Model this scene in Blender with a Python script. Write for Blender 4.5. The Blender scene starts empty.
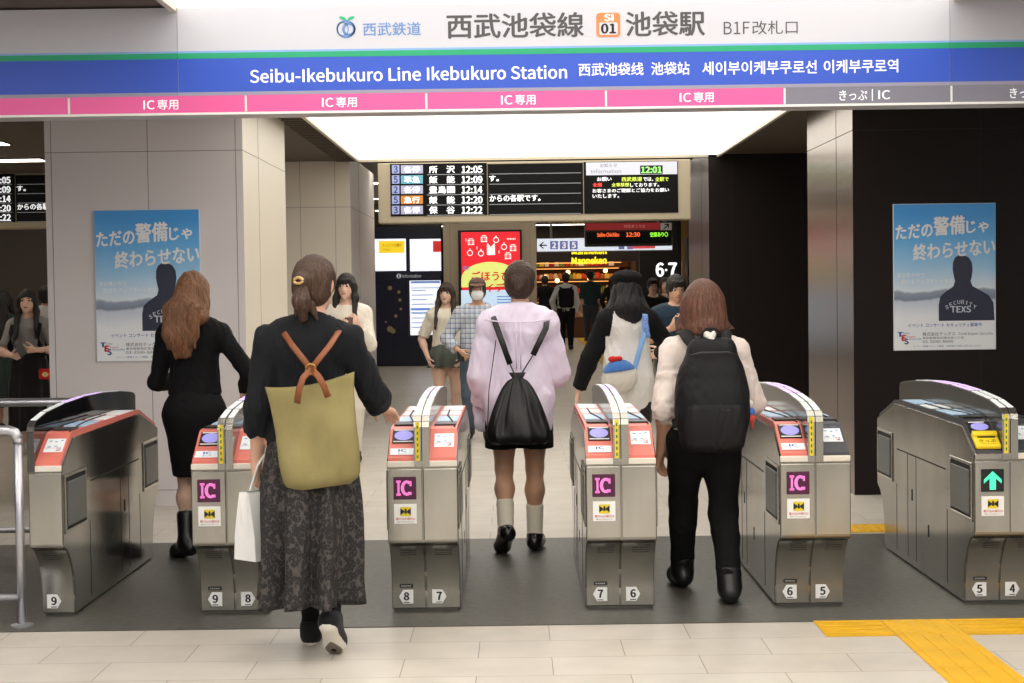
import bpy, bmesh, math, random
import numpy as np
from mathutils import Matrix, Vector

# ------------------------------------------------------------------ camera, world, light, exposure
SC = bpy.context.scene
COL = SC.collection
FPX = 1550.0                       # focal length in pixels of the 1024 px wide frame
CAMZ = 1.5
PITCH, ROLL, YAW = math.radians(-1.905), math.radians(-0.78), math.radians(0.135)
cam = bpy.data.cameras.new('camera')
cam.sensor_width = 36.0
cam.lens = FPX / 1024 * 36.0
cam.clip_end = 300
cam_o = bpy.data.objects.new('camera', cam)
COL.objects.link(cam_o)
CAMR = Matrix.Rotation(YAW, 3, 'Z') @ Matrix.Rotation(math.pi / 2 + PITCH, 3, 'X') @ Matrix.Rotation(ROLL, 3, 'Z')
cam_o.matrix_world = Matrix.Translation((0, 0, CAMZ)) @ CAMR.to_4x4()
SC.camera = cam_o
SC.view_settings.view_transform = 'Standard'
SC.view_settings.look = 'None'
SC.view_settings.exposure = 0.0
SC.view_settings.gamma = 1.0
SC.view_settings.use_curve_mapping = False

world = bpy.data.worlds.new('station_ambient')
SC.world = world
world.use_nodes = True
world.node_tree.nodes['Background'].inputs[0].default_value = (0.93, 0.95, 1.0, 1)
world.node_tree.nodes['Background'].inputs[1].default_value = 0.45
CEIL_LIGHT = 1.88                   # radiance of the luminous ceiling
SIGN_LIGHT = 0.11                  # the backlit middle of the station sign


def at(u, v, Y):
    """World point at depth Y seen at picture position (u, v): used to read sizes off the photograph."""
    d = CAMR @ Vector(((u - 512) / FPX, (341.5 - v) / FPX, -1))
    k = Y / d.y
    return Vector((d.x * k, Y, CAMZ + d.z * k))


# ------------------------------------------------------------------ materials
def lin(c):
    return tuple(((x / 255) / 12.92 if x / 255 <= 0.04045 else ((x / 255 + 0.055) / 1.055) ** 2.4) for x in c)


MATS = {}


def mat(name, rgb, rough=0.5, metal=0.0, emit=0.0, spec=0.5, noise=None, bump=None, sheen=0.0, ecol=None, coat=0.0, alpha=1.0, trans=0.0):
    """rgb in 0..255 sRGB. noise=(scale xyz, amount): tonal variation; bump=(scale xyz, strength)."""
    if name in MATS:
        return MATS[name]
    m = bpy.data.materials.new(name)
    m.use_nodes = True
    nt = m.node_tree
    b = nt.nodes['Principled BSDF']
    c = lin(rgb)
    b.inputs['Base Color'].default_value = (*c, 1)
    b.inputs['Roughness'].default_value = rough
    b.inputs['Metallic'].default_value = metal
    b.inputs['Specular IOR Level'].default_value = spec
    b.inputs['Sheen Weight'].default_value = sheen
    b.inputs['Coat Weight'].default_value = coat
    b.inputs['Alpha'].default_value = alpha
    b.inputs['Transmission Weight'].default_value = trans
    if emit:
        b.inputs['Emission Color'].default_value = (*(lin(ecol) if ecol else c), 1)
        b.inputs['Emission Strength'].default_value = emit
    if noise or bump:
        tc = nt.nodes.new('ShaderNodeTexCoord')
    if noise:
        mp = nt.nodes.new('ShaderNodeMapping')
        mp.inputs['Scale'].default_value = noise[0]
        nt.links.new(tc.outputs['Object'], mp.inputs[0])
        n = nt.nodes.new('ShaderNodeTexNoise')
        n.inputs['Scale'].default_value = 1
        n.inputs['Detail'].default_value = 4
        nt.links.new(mp.outputs[0], n.inputs['Vector'])
        r = nt.nodes.new('ShaderNodeMapRange')
        r.inputs[1].default_value, r.inputs[2].default_value = 0.3, 0.7
        r.inputs[3].default_value, r.inputs[4].default_value = 1 - noise[1], 1 + noise[1]
        nt.links.new(n.outputs[0], r.inputs[0])
        mx = nt.nodes.new('ShaderNodeVectorMath')
        mx.operation = 'SCALE'
        mx.inputs[0].default_value = c
        nt.links.new(r.outputs[0], mx.inputs['Scale'])
        nt.links.new(mx.outputs[0], b.inputs['Base Color'])
    if bump:
        mp = nt.nodes.new('ShaderNodeMapping')
        mp.inputs['Scale'].default_value = bump[0]
        nt.links.new(tc.outputs['Object'], mp.inputs[0])
        n = nt.nodes.new('ShaderNodeTexNoise')
        n.inputs['Scale'].default_value = 1
        n.inputs['Detail'].default_value = 3
        nt.links.new(mp.outputs[0], n.inputs['Vector'])
        bp = nt.nodes.new('ShaderNodeBump')
        bp.inputs['Strength'].default_value = bump[1]
        bp.inputs['Distance'].default_value = 0.01
        nt.links.new(n.outputs[0], bp.inputs['Height'])
        nt.links.new(bp.outputs[0], b.inputs['Normal'])
    MATS[name] = m
    return m


def nodes_of(name, rgb, rough=0.5, metal=0.0):
    m = mat(name, rgb, rough, metal)
    return m, m.node_tree, m.node_tree.nodes['Principled BSDF']


def ramp(nt, src, stops, interp='LINEAR'):
    r = nt.nodes.new('ShaderNodeValToRGB')
    r.color_ramp.interpolation = interp
    e = r.color_ramp.elements
    while len(e) < len(stops):
        e.new(0.5)
    for el, (p, c) in zip(e, stops):
        el.position = p
        el.color = (*lin(c), 1)
    nt.links.new(src, r.inputs[0])
    return r.outputs[0]


def skin_mat(name, rgb):
    m = mat(name, rgb, 0.5, bump=((60, 60, 60), 0.05))
    b = m.node_tree.nodes['Principled BSDF']
    b.inputs['Subsurface Weight'].default_value = 0.12
    b.inputs['Subsurface Radius'].default_value = (0.01, 0.004, 0.002)
    return m


def hair_mat(name, rgb, rough=0.42):
    return mat(name, rgb, rough, noise=((150, 150, 6), 0.6), bump=((200, 200, 8), 0.9), spec=0.5)


def cloth_mat(name, rgb, rough=0.85, bump=0.25, sheen=0.1, var=0.06):
    return mat(name, rgb, rough, noise=((9, 9, 9), var), bump=((350, 350, 350), bump), sheen=sheen, spec=0.25)


# ------------------------------------------------------------------ scene graph helpers
def thing(name, label, cat, loc=(0, 0, 0), rz=0.0, group=None):
    o = bpy.data.objects.new(name, None)
    COL.objects.link(o)
    o.location = loc
    o.rotation_euler = (0, 0, rz)
    tag(o, label, cat, group)
    return o


def tag(o, label=None, cat=None, group=None, kind=None):
    if label:
        o['label'] = label
    if cat:
        o['category'] = cat
    if group:
        o['group'] = group
    if kind:
        o['kind'] = kind
    return o


def copy_tree(o, parent=None):
    c = o.copy()
    COL.objects.link(c)
    if parent is not None:
        c.parent = parent
    for ch in list(o.children):
        copy_tree(ch, c)
    return c


def rect_round(x0, x1, z0, z1, r, n=5):
    pts = []
    for cx, cz, a0 in ((x1 - r, z0 + r, -90), (x1 - r, z1 - r, 0), (x0 + r, z1 - r, 90), (x0 + r, z0 + r, 180)):
        for i in range(n + 1):
            a = math.radians(a0 + 90 * i / n)
            pts.append((cx + r * math.cos(a), cz + r * math.sin(a)))
    return pts


class MB:
    """Collects shapes into one mesh."""

    def __init__(s):
        s.bm = bmesh.new()

    def box(s, x0, x1, y0, y1, z0, z1, bev=0.0, seg=2, mi=0, M=None):
        r = bmesh.ops.create_cube(s.bm, size=1)
        vs = r['verts']
        for v in vs:
            v.co = Vector(((x0 + x1) / 2 + v.co.x * (x1 - x0), (y0 + y1) / 2 + v.co.y * (y1 - y0), (z0 + z1) / 2 + v.co.z * (z1 - z0)))
        fs = set(f for v in vs for f in v.link_faces)
        if bev:
            es = list(set(e for v in vs for e in v.link_edges))
            rr = bmesh.ops.bevel(s.bm, geom=es, offset=bev, segments=seg, profile=0.5, affect='EDGES')
            vs = list(set(v for f in rr['faces'] for v in f.verts) | set(v for v in vs if v.is_valid))
            fs = set(f for v in vs for f in v.link_faces)
        for f in fs:
            f.material_index = mi
        if M:
            for v in vs:
                v.co = M @ v.co
        return s

    def prism(s, pts, a0, a1, axis='x', mi=0, M=None):
        """polygon in the plane across `axis`, extruded from a0 to a1. axis x: pts=(y,z); y: pts=(x,z); z: pts=(x,y)."""
        def co(p, a):
            return {'x': (a, p[0], p[1]), 'y': (p[0], a, p[1]), 'z': (p[0], p[1], a)}[axis]
        A = [s.bm.verts.new(co(p, a0)) for p in pts]
        B = [s.bm.verts.new(co(p, a1)) for p in pts]
        n = len(pts)
        fs = [s.bm.faces.new(A), s.bm.faces.new(B[::-1])]
        for i in range(n):
            fs.append(s.bm.faces.new((A[i], B[i], B[(i + 1) % n], A[(i + 1) % n])))
        for f in fs:
            f.material_index = mi
        if M:
            for v in A + B:
                v.co = M @ v.co
        return s

    def rings(s, rings, closed=True, cap=True, mi=0):
        R = [[s.bm.verts.new(p) for p in r] for r in rings]
        n = len(R[0])
        for a, b in zip(R, R[1:]):
            for i in range(n if closed else n - 1):
                s.bm.faces.new((a[i], a[(i + 1) % n], b[(i + 1) % n], b[i])).material_index = mi
        if cap and closed:
            s.bm.faces.new(R[0][::-1]).material_index = mi
            s.bm.faces.new(R[-1]).material_index = mi
        return s

    def tube(s, path, r, n=10, mi=0, flat=1.0, up=(0, 0, 1)):
        """r: radius or list; flat: ratio of the second axis (a strap when small)."""
        P = [Vector(p) for p in path]
        rs = r if isinstance(r, (list, tuple)) else [r] * len(P)
        rings = []
        for i, p in enumerate(P):
            t = (P[min(i + 1, len(P) - 1)] - P[max(i - 1, 0)]).normalized()
            u = Vector(up)
            u = u - t * u.dot(t)
            if u.length < 1e-3:
                u = Vector((0, 1, 0)) - t * t.y
            u.normalize()
            w = t.cross(u)
            rings.append([p + (w * math.cos(2 * math.pi * k / n) + u * (flat * math.sin(2 * math.pi * k / n))) * rs[i] for k in range(n)])
        return s.rings(rings, mi=mi)

    def lathe(s, prof, n=24, c=(0, 0, 0), mi=0):
        return s.rings([[(c[0] + r * math.cos(2 * math.pi * k / n), c[1] + r * math.sin(2 * math.pi * k / n), c[2] + z) for k in range(n)] for r, z in prof], mi=mi)

    def add(s, verts, faces, mi=0):
        V = [s.bm.verts.new(v) for v in verts]
        for f in faces:
            try:
                s.bm.faces.new([V[i] for i in f]).material_index = mi
            except ValueError:
                pass
        return s

    def build(s, name, m, parent=None, smooth=False, kind=None, label=None, loc=None):
        bmesh.ops.recalc_face_normals(s.bm, faces=s.bm.faces)
        me = bpy.data.meshes.new(name)
        s.bm.to_mesh(me)
        s.bm.free()
        for x in (m if isinstance(m, (list, tuple)) else [m]):
            me.materials.append(x)
        if smooth:
            me.polygons.foreach_set('use_smooth', [True] * len(me.polygons))
            if smooth != 'all':
                me.set_sharp_from_angle(angle=math.radians(38))
        o = bpy.data.objects.new(name, me)
        COL.objects.link(o)
        if parent is not None:
            o.parent = parent
        if loc:
            o.location = loc
        if kind:
            o['kind'] = kind
        if label:
            o['label'] = label
        return o


def struct(o):
    o['kind'] = 'structure'
    return o


# ------------------------------------------------------------------ writing: letters become flat meshes on their sign
def latin_font():
    """the plain grotesque that ships with Blender; the built-in face where it is missing."""
    try:
        return bpy.data.fonts.load(bpy.utils.system_resource('DATAFILES', path='fonts') + '/Noto Sans CJK Regular.woff2')
    except Exception:
        return None


LATIN = latin_font()


def glyphs(body, bold=0.0):
    c = bpy.data.curves.new('letters', 'FONT')
    c.body = body
    c.size = 1
    c.resolution_u = 3
    if LATIN is not None and body.isascii():
        bold *= .5
        c.font = LATIN
    o = bpy.data.objects.new('letters', c)
    COL.objects.link(o)
    dg = bpy.context.evaluated_depsgraph_get()
    me = bpy.data.meshes.new_from_object(o.evaluated_get(dg))
    v = np.array([x.co[:] for x in me.vertices]).reshape(-1, 3)
    f = [tuple(p.vertices) for p in me.polygons]
    bpy.data.objects.remove(o)
    bpy.data.curves.remove(c)
    bpy.data.meshes.remove(me)
    if bold and len(v):                 # heavier strokes: the same outline laid down again a little aside
        n, v0, f0 = len(v), v, f
        for i, (a, b) in enumerate(((bold, 0), (-bold, 0), (0, bold * .7), (0, -bold * .7))):
            v = np.concatenate([v, v0 + np.array((a, b, -.002 * (i + 1)))])
            f = f + [tuple(k + n * (i + 1) for k in q) for q in f0]
    return v, f


def letters_into(mb, body, x0, x1, z0, z1, y, bold=0.0, mi=0, M=None, slant=0.0):
    """writes body into the rectangle x0..x1, z0..z1 on the plane y (read from -y)."""
    v, f = glyphs(body, bold)
    if not len(v):
        return mb
    lo, hi = v.min(0), v.max(0)
    X = x0 + (v[:, 0] - lo[0]) / max(hi[0] - lo[0], 1e-6) * (x1 - x0)
    Z = z0 + (v[:, 1] - lo[1]) / max(hi[1] - lo[1], 1e-6) * (z1 - z0) + slant * (X - x0)
    pts = [Vector((a, y - c * .02, b)) for a, b, c in zip(X, Z, v[:, 2])]
    if M:
        pts = [M @ p for p in pts]
    mb.add(pts, f, mi)
    return mb


def plet(mb, body, u0, v0, u1, v1, Y, bold=0.0, mi=0, dy=0.004, off=Vector((0, 0, 0))):
    """the same, the rectangle read off the photograph at depth Y (off: origin of the parent)."""
    a, b = at((u0 + u1) / 2, v1, Y), at((u0 + u1) / 2, v0, Y)
    w = (at(u1, (v0 + v1) / 2, Y) - at(u0, (v0 + v1) / 2, Y)).x
    cx = at((u0 + u1) / 2, (v0 + v1) / 2, Y).x
    return letters_into(mb, body, cx - w / 2 - off.x, cx + w / 2 - off.x, a.z - off.z, b.z - off.z, Y - dy - off.y, bold, mi)


def pbox(mb, u0, v0, u1, v1, Y, th=0.004, dy=0.0, mi=0, bev=0.0, off=Vector((0, 0, 0))):
    """a thin plate whose rectangle is read off the photograph at depth Y; its back lies at Y-dy."""
    w = (at(u1, (v0 + v1) / 2, Y) - at(u0, (v0 + v1) / 2, Y)).x
    c = at((u0 + u1) / 2, (v0 + v1) / 2, Y)
    h = at((u0 + u1) / 2, v0, Y).z - at((u0 + u1) / 2, v1, Y).z
    return mb.box(c.x - w / 2 - off.x, c.x + w / 2 - off.x, Y - dy - th - off.y, Y - dy - off.y, c.z - h / 2 - off.z, c.z + h / 2 - off.z, bev, mi=mi)
# ------------------------------------------------------------------ soft bodies: distance fields turned into one continuous surface
def V3(*a):
    return np.array(a if len(a) == 3 else a[0], dtype=float)


def unit(v):
    v = np.asarray(v, float)
    return v / max(np.linalg.norm(v), 1e-9)


def rc(a, b, ra, rb=None, k=0.02, sq=(1, 1, 1), op='u'):
    """rounded cone from a to b; sq squashes space about a."""
    return dict(t='rc', a=V3(a), b=V3(b), ra=ra, rb=ra if rb is None else rb, k=k, sq=np.array(sq, float), op=op)


def el(c, r, k=0.02, R=None, op='u'):
    return dict(t='el', c=V3(c), r=np.array(r if np.ndim(r) else (r, r, r), float), k=k, R=R, op=op)


def rb(c, hs, rad, k=0.02, R=None, op='u'):
    return dict(t='rb', c=V3(c), h=np.array(hs, float), rad=rad, k=k, R=R, op=op)


def pl(p, n, k=0.006):
    """keeps the side n points away from."""
    return dict(t='pl', c=V3(p), n=unit(n), k=k, op='i')


def _ext(p):
    if p['t'] == 'rc':
        r = max(p['ra'], p['rb'])
        e = r * p['sq']
        return np.minimum(p['a'], p['b']) - e, np.maximum(p['a'], p['b']) + e
    r = (p['r'] if p['t'] == 'el' else p['h'] + p['rad'])
    if p['R'] is not None:
        r = np.abs(p['R']) @ r
    return p['c'] - r, p['c'] + r


def _dist(p, X, Y, Z):
    if p['t'] == 'rc':
        s = p['sq']
        a, ba = p['a'], (p['b'] - p['a']) / s
        x, y, z = (X - a[0]) / s[0], (Y - a[1]) / s[1], (Z - a[2]) / s[2]
        t = np.clip((x * ba[0] + y * ba[1] + z * ba[2]) / max(ba @ ba, 1e-9), 0, 1)
        d = np.sqrt((x - t * ba[0]) ** 2 + (y - t * ba[1]) ** 2 + (z - t * ba[2]) ** 2) - (p['ra'] + (p['rb'] - p['ra']) * t)
        return d * min(1.0, (s.min() + s.max()) / 2)
    if p['t'] == 'pl':
        n, c = p['n'], p['c']
        return (X - c[0]) * n[0] + (Y - c[1]) * n[1] + (Z - c[2]) * n[2]
    c = p['c']
    x, y, z = X - c[0], Y - c[1], Z - c[2]
    if p['R'] is not None:
        R = p['R']
        x, y, z = (R[0, 0] * x + R[1, 0] * y + R[2, 0] * z, R[0, 1] * x + R[1, 1] * y + R[2, 1] * z, R[0, 2] * x + R[1, 2] * y + R[2, 2] * z)
    if p['t'] == 'el':
        r = p['r']
        k0 = np.sqrt((x / r[0]) ** 2 + (y / r[1]) ** 2 + (z / r[2]) ** 2)
        k1 = np.sqrt((x / r[0] ** 2) ** 2 + (y / r[1] ** 2) ** 2 + (z / r[2] ** 2) ** 2)
        return k0 * (k0 - 1) / np.maximum(k1, 1e-6)
    h = p['h']
    qx, qy, qz = np.abs(x) - h[0], np.abs(y) - h[1], np.abs(z) - h[2]
    return np.sqrt(np.maximum(qx, 0) ** 2 + np.maximum(qy, 0) ** 2 + np.maximum(qz, 0) ** 2) + np.minimum(np.maximum(qx, np.maximum(qy, qz)), 0) - p['rad']


def field_mesh(prims, h):
    U = [p for p in prims if p['op'] == 'u']
    E = [_ext(p) for p in U]
    lo = np.min([e[0] for e in E], 0) - 4 * h
    hi = np.max([e[1] for e in E], 0) + 4 * h
    n = np.ceil((hi - lo) / h).astype(int) + 1
    ax = [lo[i] + h * np.arange(n[i]) for i in range(3)]
    D = np.full(n, 0.3, dtype=np.float32)
    for p in prims:
        if p['t'] == 'pl':
            v = _dist(p, ax[0][:, None, None], ax[1][None, :, None], ax[2][None, None, :]).astype(np.float32)
            k = p['k']
            q = np.maximum(k - np.abs(D - v), 0) / k
            D = np.maximum(D, v) + q * q * k / 4
            continue
        e0, e1 = _ext(p)
        m = p['k'] * 1.2 + 4 * h
        i0 = np.clip(np.floor((e0 - m - lo) / h).astype(int), 0, n)
        i1 = np.clip(np.ceil((e1 + m - lo) / h).astype(int) + 1, 0, n)
        if (i1 <= i0).any():
            continue
        sl = tuple(slice(a, b) for a, b in zip(i0, i1))
        v = _dist(p, ax[0][sl[0]][:, None, None], ax[1][sl[1]][None, :, None], ax[2][sl[2]][None, None, :]).astype(np.float32)
        d, k = D[sl], p['k']
        if p['op'] == 'u':
            q = np.maximum(k - np.abs(d - v), 0) / k
            D[sl] = np.minimum(d, v) - q * q * k / 4
        else:
            v = -v
            q = np.maximum(k - np.abs(d - v), 0) / k
            D[sl] = np.maximum(d, v) + q * q * k / 4
    S = D < 0
    C = np.zeros(n - 1, dtype=np.int8)
    for i in (0, 1):
        for j in (0, 1):
            for l in (0, 1):
                C += S[i:n[0] - 1 + i, j:n[1] - 1 + j, l:n[2] - 1 + l]
    act = np.argwhere((C > 0) & (C < 8))
    idx = np.full(n - 1, -1, dtype=np.int64)
    idx[act[:, 0], act[:, 1], act[:, 2]] = np.arange(len(act))
    acc = np.zeros((len(act), 3))
    cnt = np.zeros(len(act))
    for a in range(3):
        o = [x for x in range(3) if x != a]
        for i in (0, 1):
            for j in (0, 1):
                q = act.copy()
                q[:, o[0]] += i
                q[:, o[1]] += j
                r = q.copy()
                r[:, a] += 1
                d0 = D[q[:, 0], q[:, 1], q[:, 2]].astype(float)
                d1 = D[r[:, 0], r[:, 1], r[:, 2]].astype(float)
                x = (d0 < 0) != (d1 < 0)
                t = np.where(x, d0 / np.where(x, d0 - d1, 1), 0)
                pos = q.astype(float)
                pos[:, a] += t
                acc[x] += pos[x]
                cnt[x] += 1
    verts = lo + h * acc / cnt[:, None]
    quads = []
    for a in range(3):
        b, c = (a + 1) % 3, (a + 2) % 3
        s0 = [slice(None)] * 3
        s1 = [slice(None)] * 3
        s0[a], s1[a] = slice(0, -1), slice(1, None)
        A, B = S[tuple(s0)], S[tuple(s1)]
        e = np.argwhere(A != B)
        e = e[(e[:, b] > 0) & (e[:, c] > 0) & (e[:, b] < n[b] - 1) & (e[:, c] < n[c] - 1)]
        ins = A[e[:, 0], e[:, 1], e[:, 2]]

        def cell(db, dc):
            q = e.copy()
            q[:, b] -= db
            q[:, c] -= dc
            return idx[q[:, 0], q[:, 1], q[:, 2]]
        Q = np.stack([cell(1, 1), cell(0, 1), cell(0, 0), cell(1, 0)], 1)
        Q[~ins] = Q[~ins][:, ::-1]
        quads.append(Q)
    return verts, np.concatenate(quads)


def vnormals(v, q):
    n = np.cross(v[q[:, 2]] - v[q[:, 0]], v[q[:, 3]] - v[q[:, 1]])
    out = np.zeros_like(v)
    for i in range(4):
        np.add.at(out, q[:, i], n)
    return out / np.maximum(np.linalg.norm(out, axis=1)[:, None], 1e-12)


def wobble(p, f, seed, dirw=(1, 1, 1)):
    """smooth random field in about -1..1, feature size about 1/f; dirw stretches it."""
    r = np.random.RandomState(seed)
    p = p * np.array(dirw) * f
    q = p + 0.9 * np.sin(p @ r.normal(0, 1, (3, 3)) * 0.9 + r.uniform(0, 6, 3))
    s = 0
    for i in range(5):
        s = s + np.sin(q @ r.normal(0, 1, 3) * (2.2 + 0.7 * i) + r.uniform(0, 6.28)) / (1 + 0.35 * i)
    return s / 2.6


def soft(name, prims, h, m, parent, wr=None, groove=None, fmat=None, smooth_it=1, label=None):
    """prims -> one mesh. wr=[(amp, freq, seed, stretch)]: folds; groove=(centre, count, amp): hair strands."""
    v, q = field_mesh(prims, h)
    for _ in range(smooth_it):
        a = np.zeros_like(v)
        c = np.zeros(len(v))
        for i in range(4):
            for j in ((i + 1) % 4, (i + 3) % 4):
                np.add.at(a, q[:, i], v[q[:, j]])
                np.add.at(c, q[:, i], 1)
        v = 0.5 * v + 0.5 * a / np.maximum(c, 1)[:, None]
    if wr or groove:
        nn = vnormals(v, q)
        d = np.zeros(len(v))
        for w in wr or ():
            d += w[0] * wobble(v, w[1], w[2], w[3])
        if groove:
            c, cnt, amp = groove
            ph = np.arctan2(v[:, 0] - c[0], v[:, 1] - c[1])
            z = v[:, 2]
            ph = ph + 0.10 * np.sin(z * 23 + 3 * ph) + 0.05 * np.sin(z * 51)
            d += amp * (0.55 * np.sin(cnt * ph) + 0.3 * np.sin(2.3 * cnt * ph + 1) + 0.35 * np.sin(0.43 * cnt * ph + 2))
        v = v + nn * d[:, None]
    me = bpy.data.meshes.new(name)
    me.vertices.add(len(v))
    me.vertices.foreach_set('co', v.astype(np.float32).ravel())
    me.loops.add(len(q) * 4)
    me.loops.foreach_set('vertex_index', q.astype(np.int32).ravel())
    me.polygons.add(len(q))
    me.polygons.foreach_set('loop_start', np.arange(0, len(q) * 4, 4, dtype=np.int32))
    me.polygons.foreach_set('use_smooth', np.ones(len(q), dtype=bool))
    for x in (m if isinstance(m, (list, tuple)) else [m]):
        me.materials.append(x)
    if fmat is not None:
        me.polygons.foreach_set('material_index', fmat(v[q].mean(1)).astype(np.int32))
    me.update(calc_edges=True)
    me.validate()
    o = bpy.data.objects.new(name, me)
    COL.objects.link(o)
    o.parent = parent
    if label:
        o['label'] = label
    return o


# ------------------------------------------------------------------ people
def ik(a, c, l1, l2, pole):
    """middle joint of a two-bone limb from a to c bending towards pole; the end is pulled in if out of reach."""
    a, c, pole = V3(a), V3(c), V3(pole)
    d = c - a
    L = np.linalg.norm(d)
    mx = (l1 + l2) * 0.998
    if L > mx:
        c = a + d / L * mx
        d, L = c - a, mx
    u = d / L
    x = (l1 * l1 - l2 * l2 + L * L) / (2 * L)
    hgt = math.sqrt(max(l1 * l1 - x * x, 0))
    p = pole - u * (pole @ u)
    return a + u * x + unit(p) * hgt, c


def rotz(a):
    c, s = math.cos(a), math.sin(a)
    return np.array([[c, -s, 0], [s, c, 0], [0, 0, 1.0]])


def rotx(a):
    c, s = math.cos(a), math.sin(a)
    return np.array([[1, 0, 0], [0, c, -s], [0, s, c.real]])


class Body:
    """A skeleton facing +y in its own space, feet on z=0."""

    def __init__(s, H, aL, aR, wL, wR, male=False, lean=0.0, hyaw=0.0, hpitch=0.0, hdx=0.0, footL=None, footR=None, poleL=(-0.5, -0.8, -0.2), poleR=(0.5, -0.8, -0.2)):
        s.H, s.male = H, male
        k = H / 1.65
        s.k = k
        th, sh = 0.241 * H, 0.235 * H
        hx = 0.052 * H
        z = 0.525 * H
        for sx, a in ((-1, aL), (1, aR)):
            z = min(z, a[2] + math.sqrt(max(((th + sh) * 0.995) ** 2 - (a[0] - sx * hx) ** 2 - a[1] ** 2, 0.01)))
        s.pc = V3(0, 0, z)
        R = rotx(-lean)
        up = lambda x, y, zz: s.pc + R @ V3(x, y, zz)
        s.up = up
        sw = (0.107 if male else 0.094) * H
        s.sw = sw
        s.waist = up(0, 0.005, 0.095 * H)
        s.chest = up(0, 0, 0.215 * H)
        s.neck = up(0, -0.005, 0.306 * H)
        s.head = up(0, 0.018, 0.408 * H)
        s.head[0] += hdx
        s.neck[0] += hdx * .5
        s.HR = rotz(hyaw) @ rotx(hpitch)
        s.sh = {-1: up(-sw, -0.005, 0.264 * H), 1: up(sw, -0.005, 0.264 * H)}
        s.hip = {-1: s.pc + V3(-hx, 0, 0), 1: s.pc + V3(hx, 0, 0)}
        s.kn, s.an, s.elb, s.wr = {}, {}, {}, {}
        for sx, a, w, pole in ((-1, aL, wL, poleL), (1, aR, wR, poleR)):
            s.kn[sx], s.an[sx] = ik(s.hip[sx], a, th, sh, (sx * 0.04, 1, 0.15))
            s.elb[sx], s.wr[sx] = ik(s.sh[sx], w, 0.178 * H, 0.150 * H, pole)
        # foot direction: unit vectors pointing to the toes
        s.ft = {-1: unit(footL if footL is not None else (-0.12, 1, 0)), 1: unit(footR if footR is not None else (0.12, 1, 0))}

    def hp(s, x, y, z):
        return s.head + s.HR @ (V3(x, y, z) * (1.04 if s.male else 1.0))

    def torso(s, g=0.0, k=0.05, low=True):
        m = s.k
        ch, wa, hi = (0.155, 0.138, 0.158) if s.male else (0.132, 0.112, 0.158)
        q = (1, 0.68, 1)
        P = [rc(s.chest + V3(0, 0, 0.03 * m), s.waist, ch * m + g, wa * m + g, k, q)]
        if low:
            P.append(rc(s.waist, s.pc + V3(0, -0.01, 0.02), wa * m + g, hi * m + g, k, q))
        P.append(rc(s.sh[-1] * 0.82 + s.sh[1] * 0.18 + V3(0, 0, -.012), s.sh[1] * 0.82 + s.sh[-1] * 0.18 + V3(0, 0, -.012), 0.056 * m + g * .8, None, k, (1, 0.95, 1)))
        P.append(rc(s.neck + V3(0, 0, -0.02), s.chest + V3(0, 0, 0.05), 0.055 * m + g * .6, 0.1 * m + g, k, (1, .8, 1)))
        for sx in (-1, 1):
            P.append(rc(s.neck + V3(0, -.01, -0.005), s.sh[sx], 0.038 * m + g * .5, 0.048 * m + g * .8, k))
        return P

    def arm(s, sx, g=0.0, frac=2.0, g2=None, k=0.03):
        """frac: 1 = to the elbow, 2 = to the wrist."""
        m = s.k * (1.12 if s.male else 1)
        g2 = g if g2 is None else g2
        a, e, w = s.sh[sx], s.elb[sx], s.wr[sx]
        r0, r1, r2 = 0.047 * m + g, 0.037 * m + g, 0.025 * m + g2
        P = []
        if frac <= 1:
            P.append(rc(a, a + (e - a) * frac, r0, r0 + (r1 - r0) * frac, k))
        else:
            P.append(rc(a, e, r0, r1, k))
            f = frac - 1
            mid = e + (w - e) * min(.3, f)
            P.append(rc(e, mid, r1, r1 * .98 + .02 * r2, k))
            if f > .3:
                P.append(rc(mid, e + (w - e) * f, r1 * .98, r1 + (r2 - r1) * f, k))
        return P

    def leg(s, sx, g=0.0, g2=None, to=1.0, k=0.03):
        m = s.k * (1.06 if s.male else 1)
        g2 = g if g2 is None else g2
        h, kn, a = s.hip[sx], s.kn[sx], s.an[sx]
        P = [rc(h + V3(0.006 * sx, -.005, 0.0), h + (kn - h) * .5, 0.088 * m + g, 0.078 * m + g, k),
             rc(h + (kn - h) * .5, kn, 0.078 * m + g, 0.050 * m + g, k)]
        back = unit(np.cross(np.cross(a - kn, V3(0, 1, 0)), a - kn)) * -1
        b = kn + (a - kn) * .33 + unit(np.array([0, -1, 0]) - 0) * .016
        e = kn + (a - kn) * to
        P += [rc(kn, b, 0.047 * m + g, 0.053 * m + (g + g2) / 2, k), rc(b, kn + (a - kn) * .70, 0.053 * m + (g + g2) / 2, 0.037 * m + g2, k), rc(kn + (a - kn) * .70, e, 0.037 * m + g2, 0.033 * m + g2, k)]
        return P

    def foot(s, sx, g=0.0, k=0.025):
        a, d = s.an[sx], s.ft[sx]
        m = s.k
        side = unit(np.cross(d, (0, 0, 1)))
        up = np.cross(side, d)
        heel = a - d * 0.035 * m - up * 0.035 * m
        ball = a + d * 0.12 * m - up * 0.045 * m
        toe = a + d * 0.165 * m - up * 0.05 * m
        return [rc(a, heel, 0.033 * m + g, 0.03 * m + g, k), rc(a - up * .01, ball, 0.034 * m + g, 0.034 * m + g, k), rc(heel, ball, 0.03 * m + g, 0.032 * m + g, k), rc(ball, toe, 0.034 * m + g, 0.026 * m + g, k)]

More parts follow.
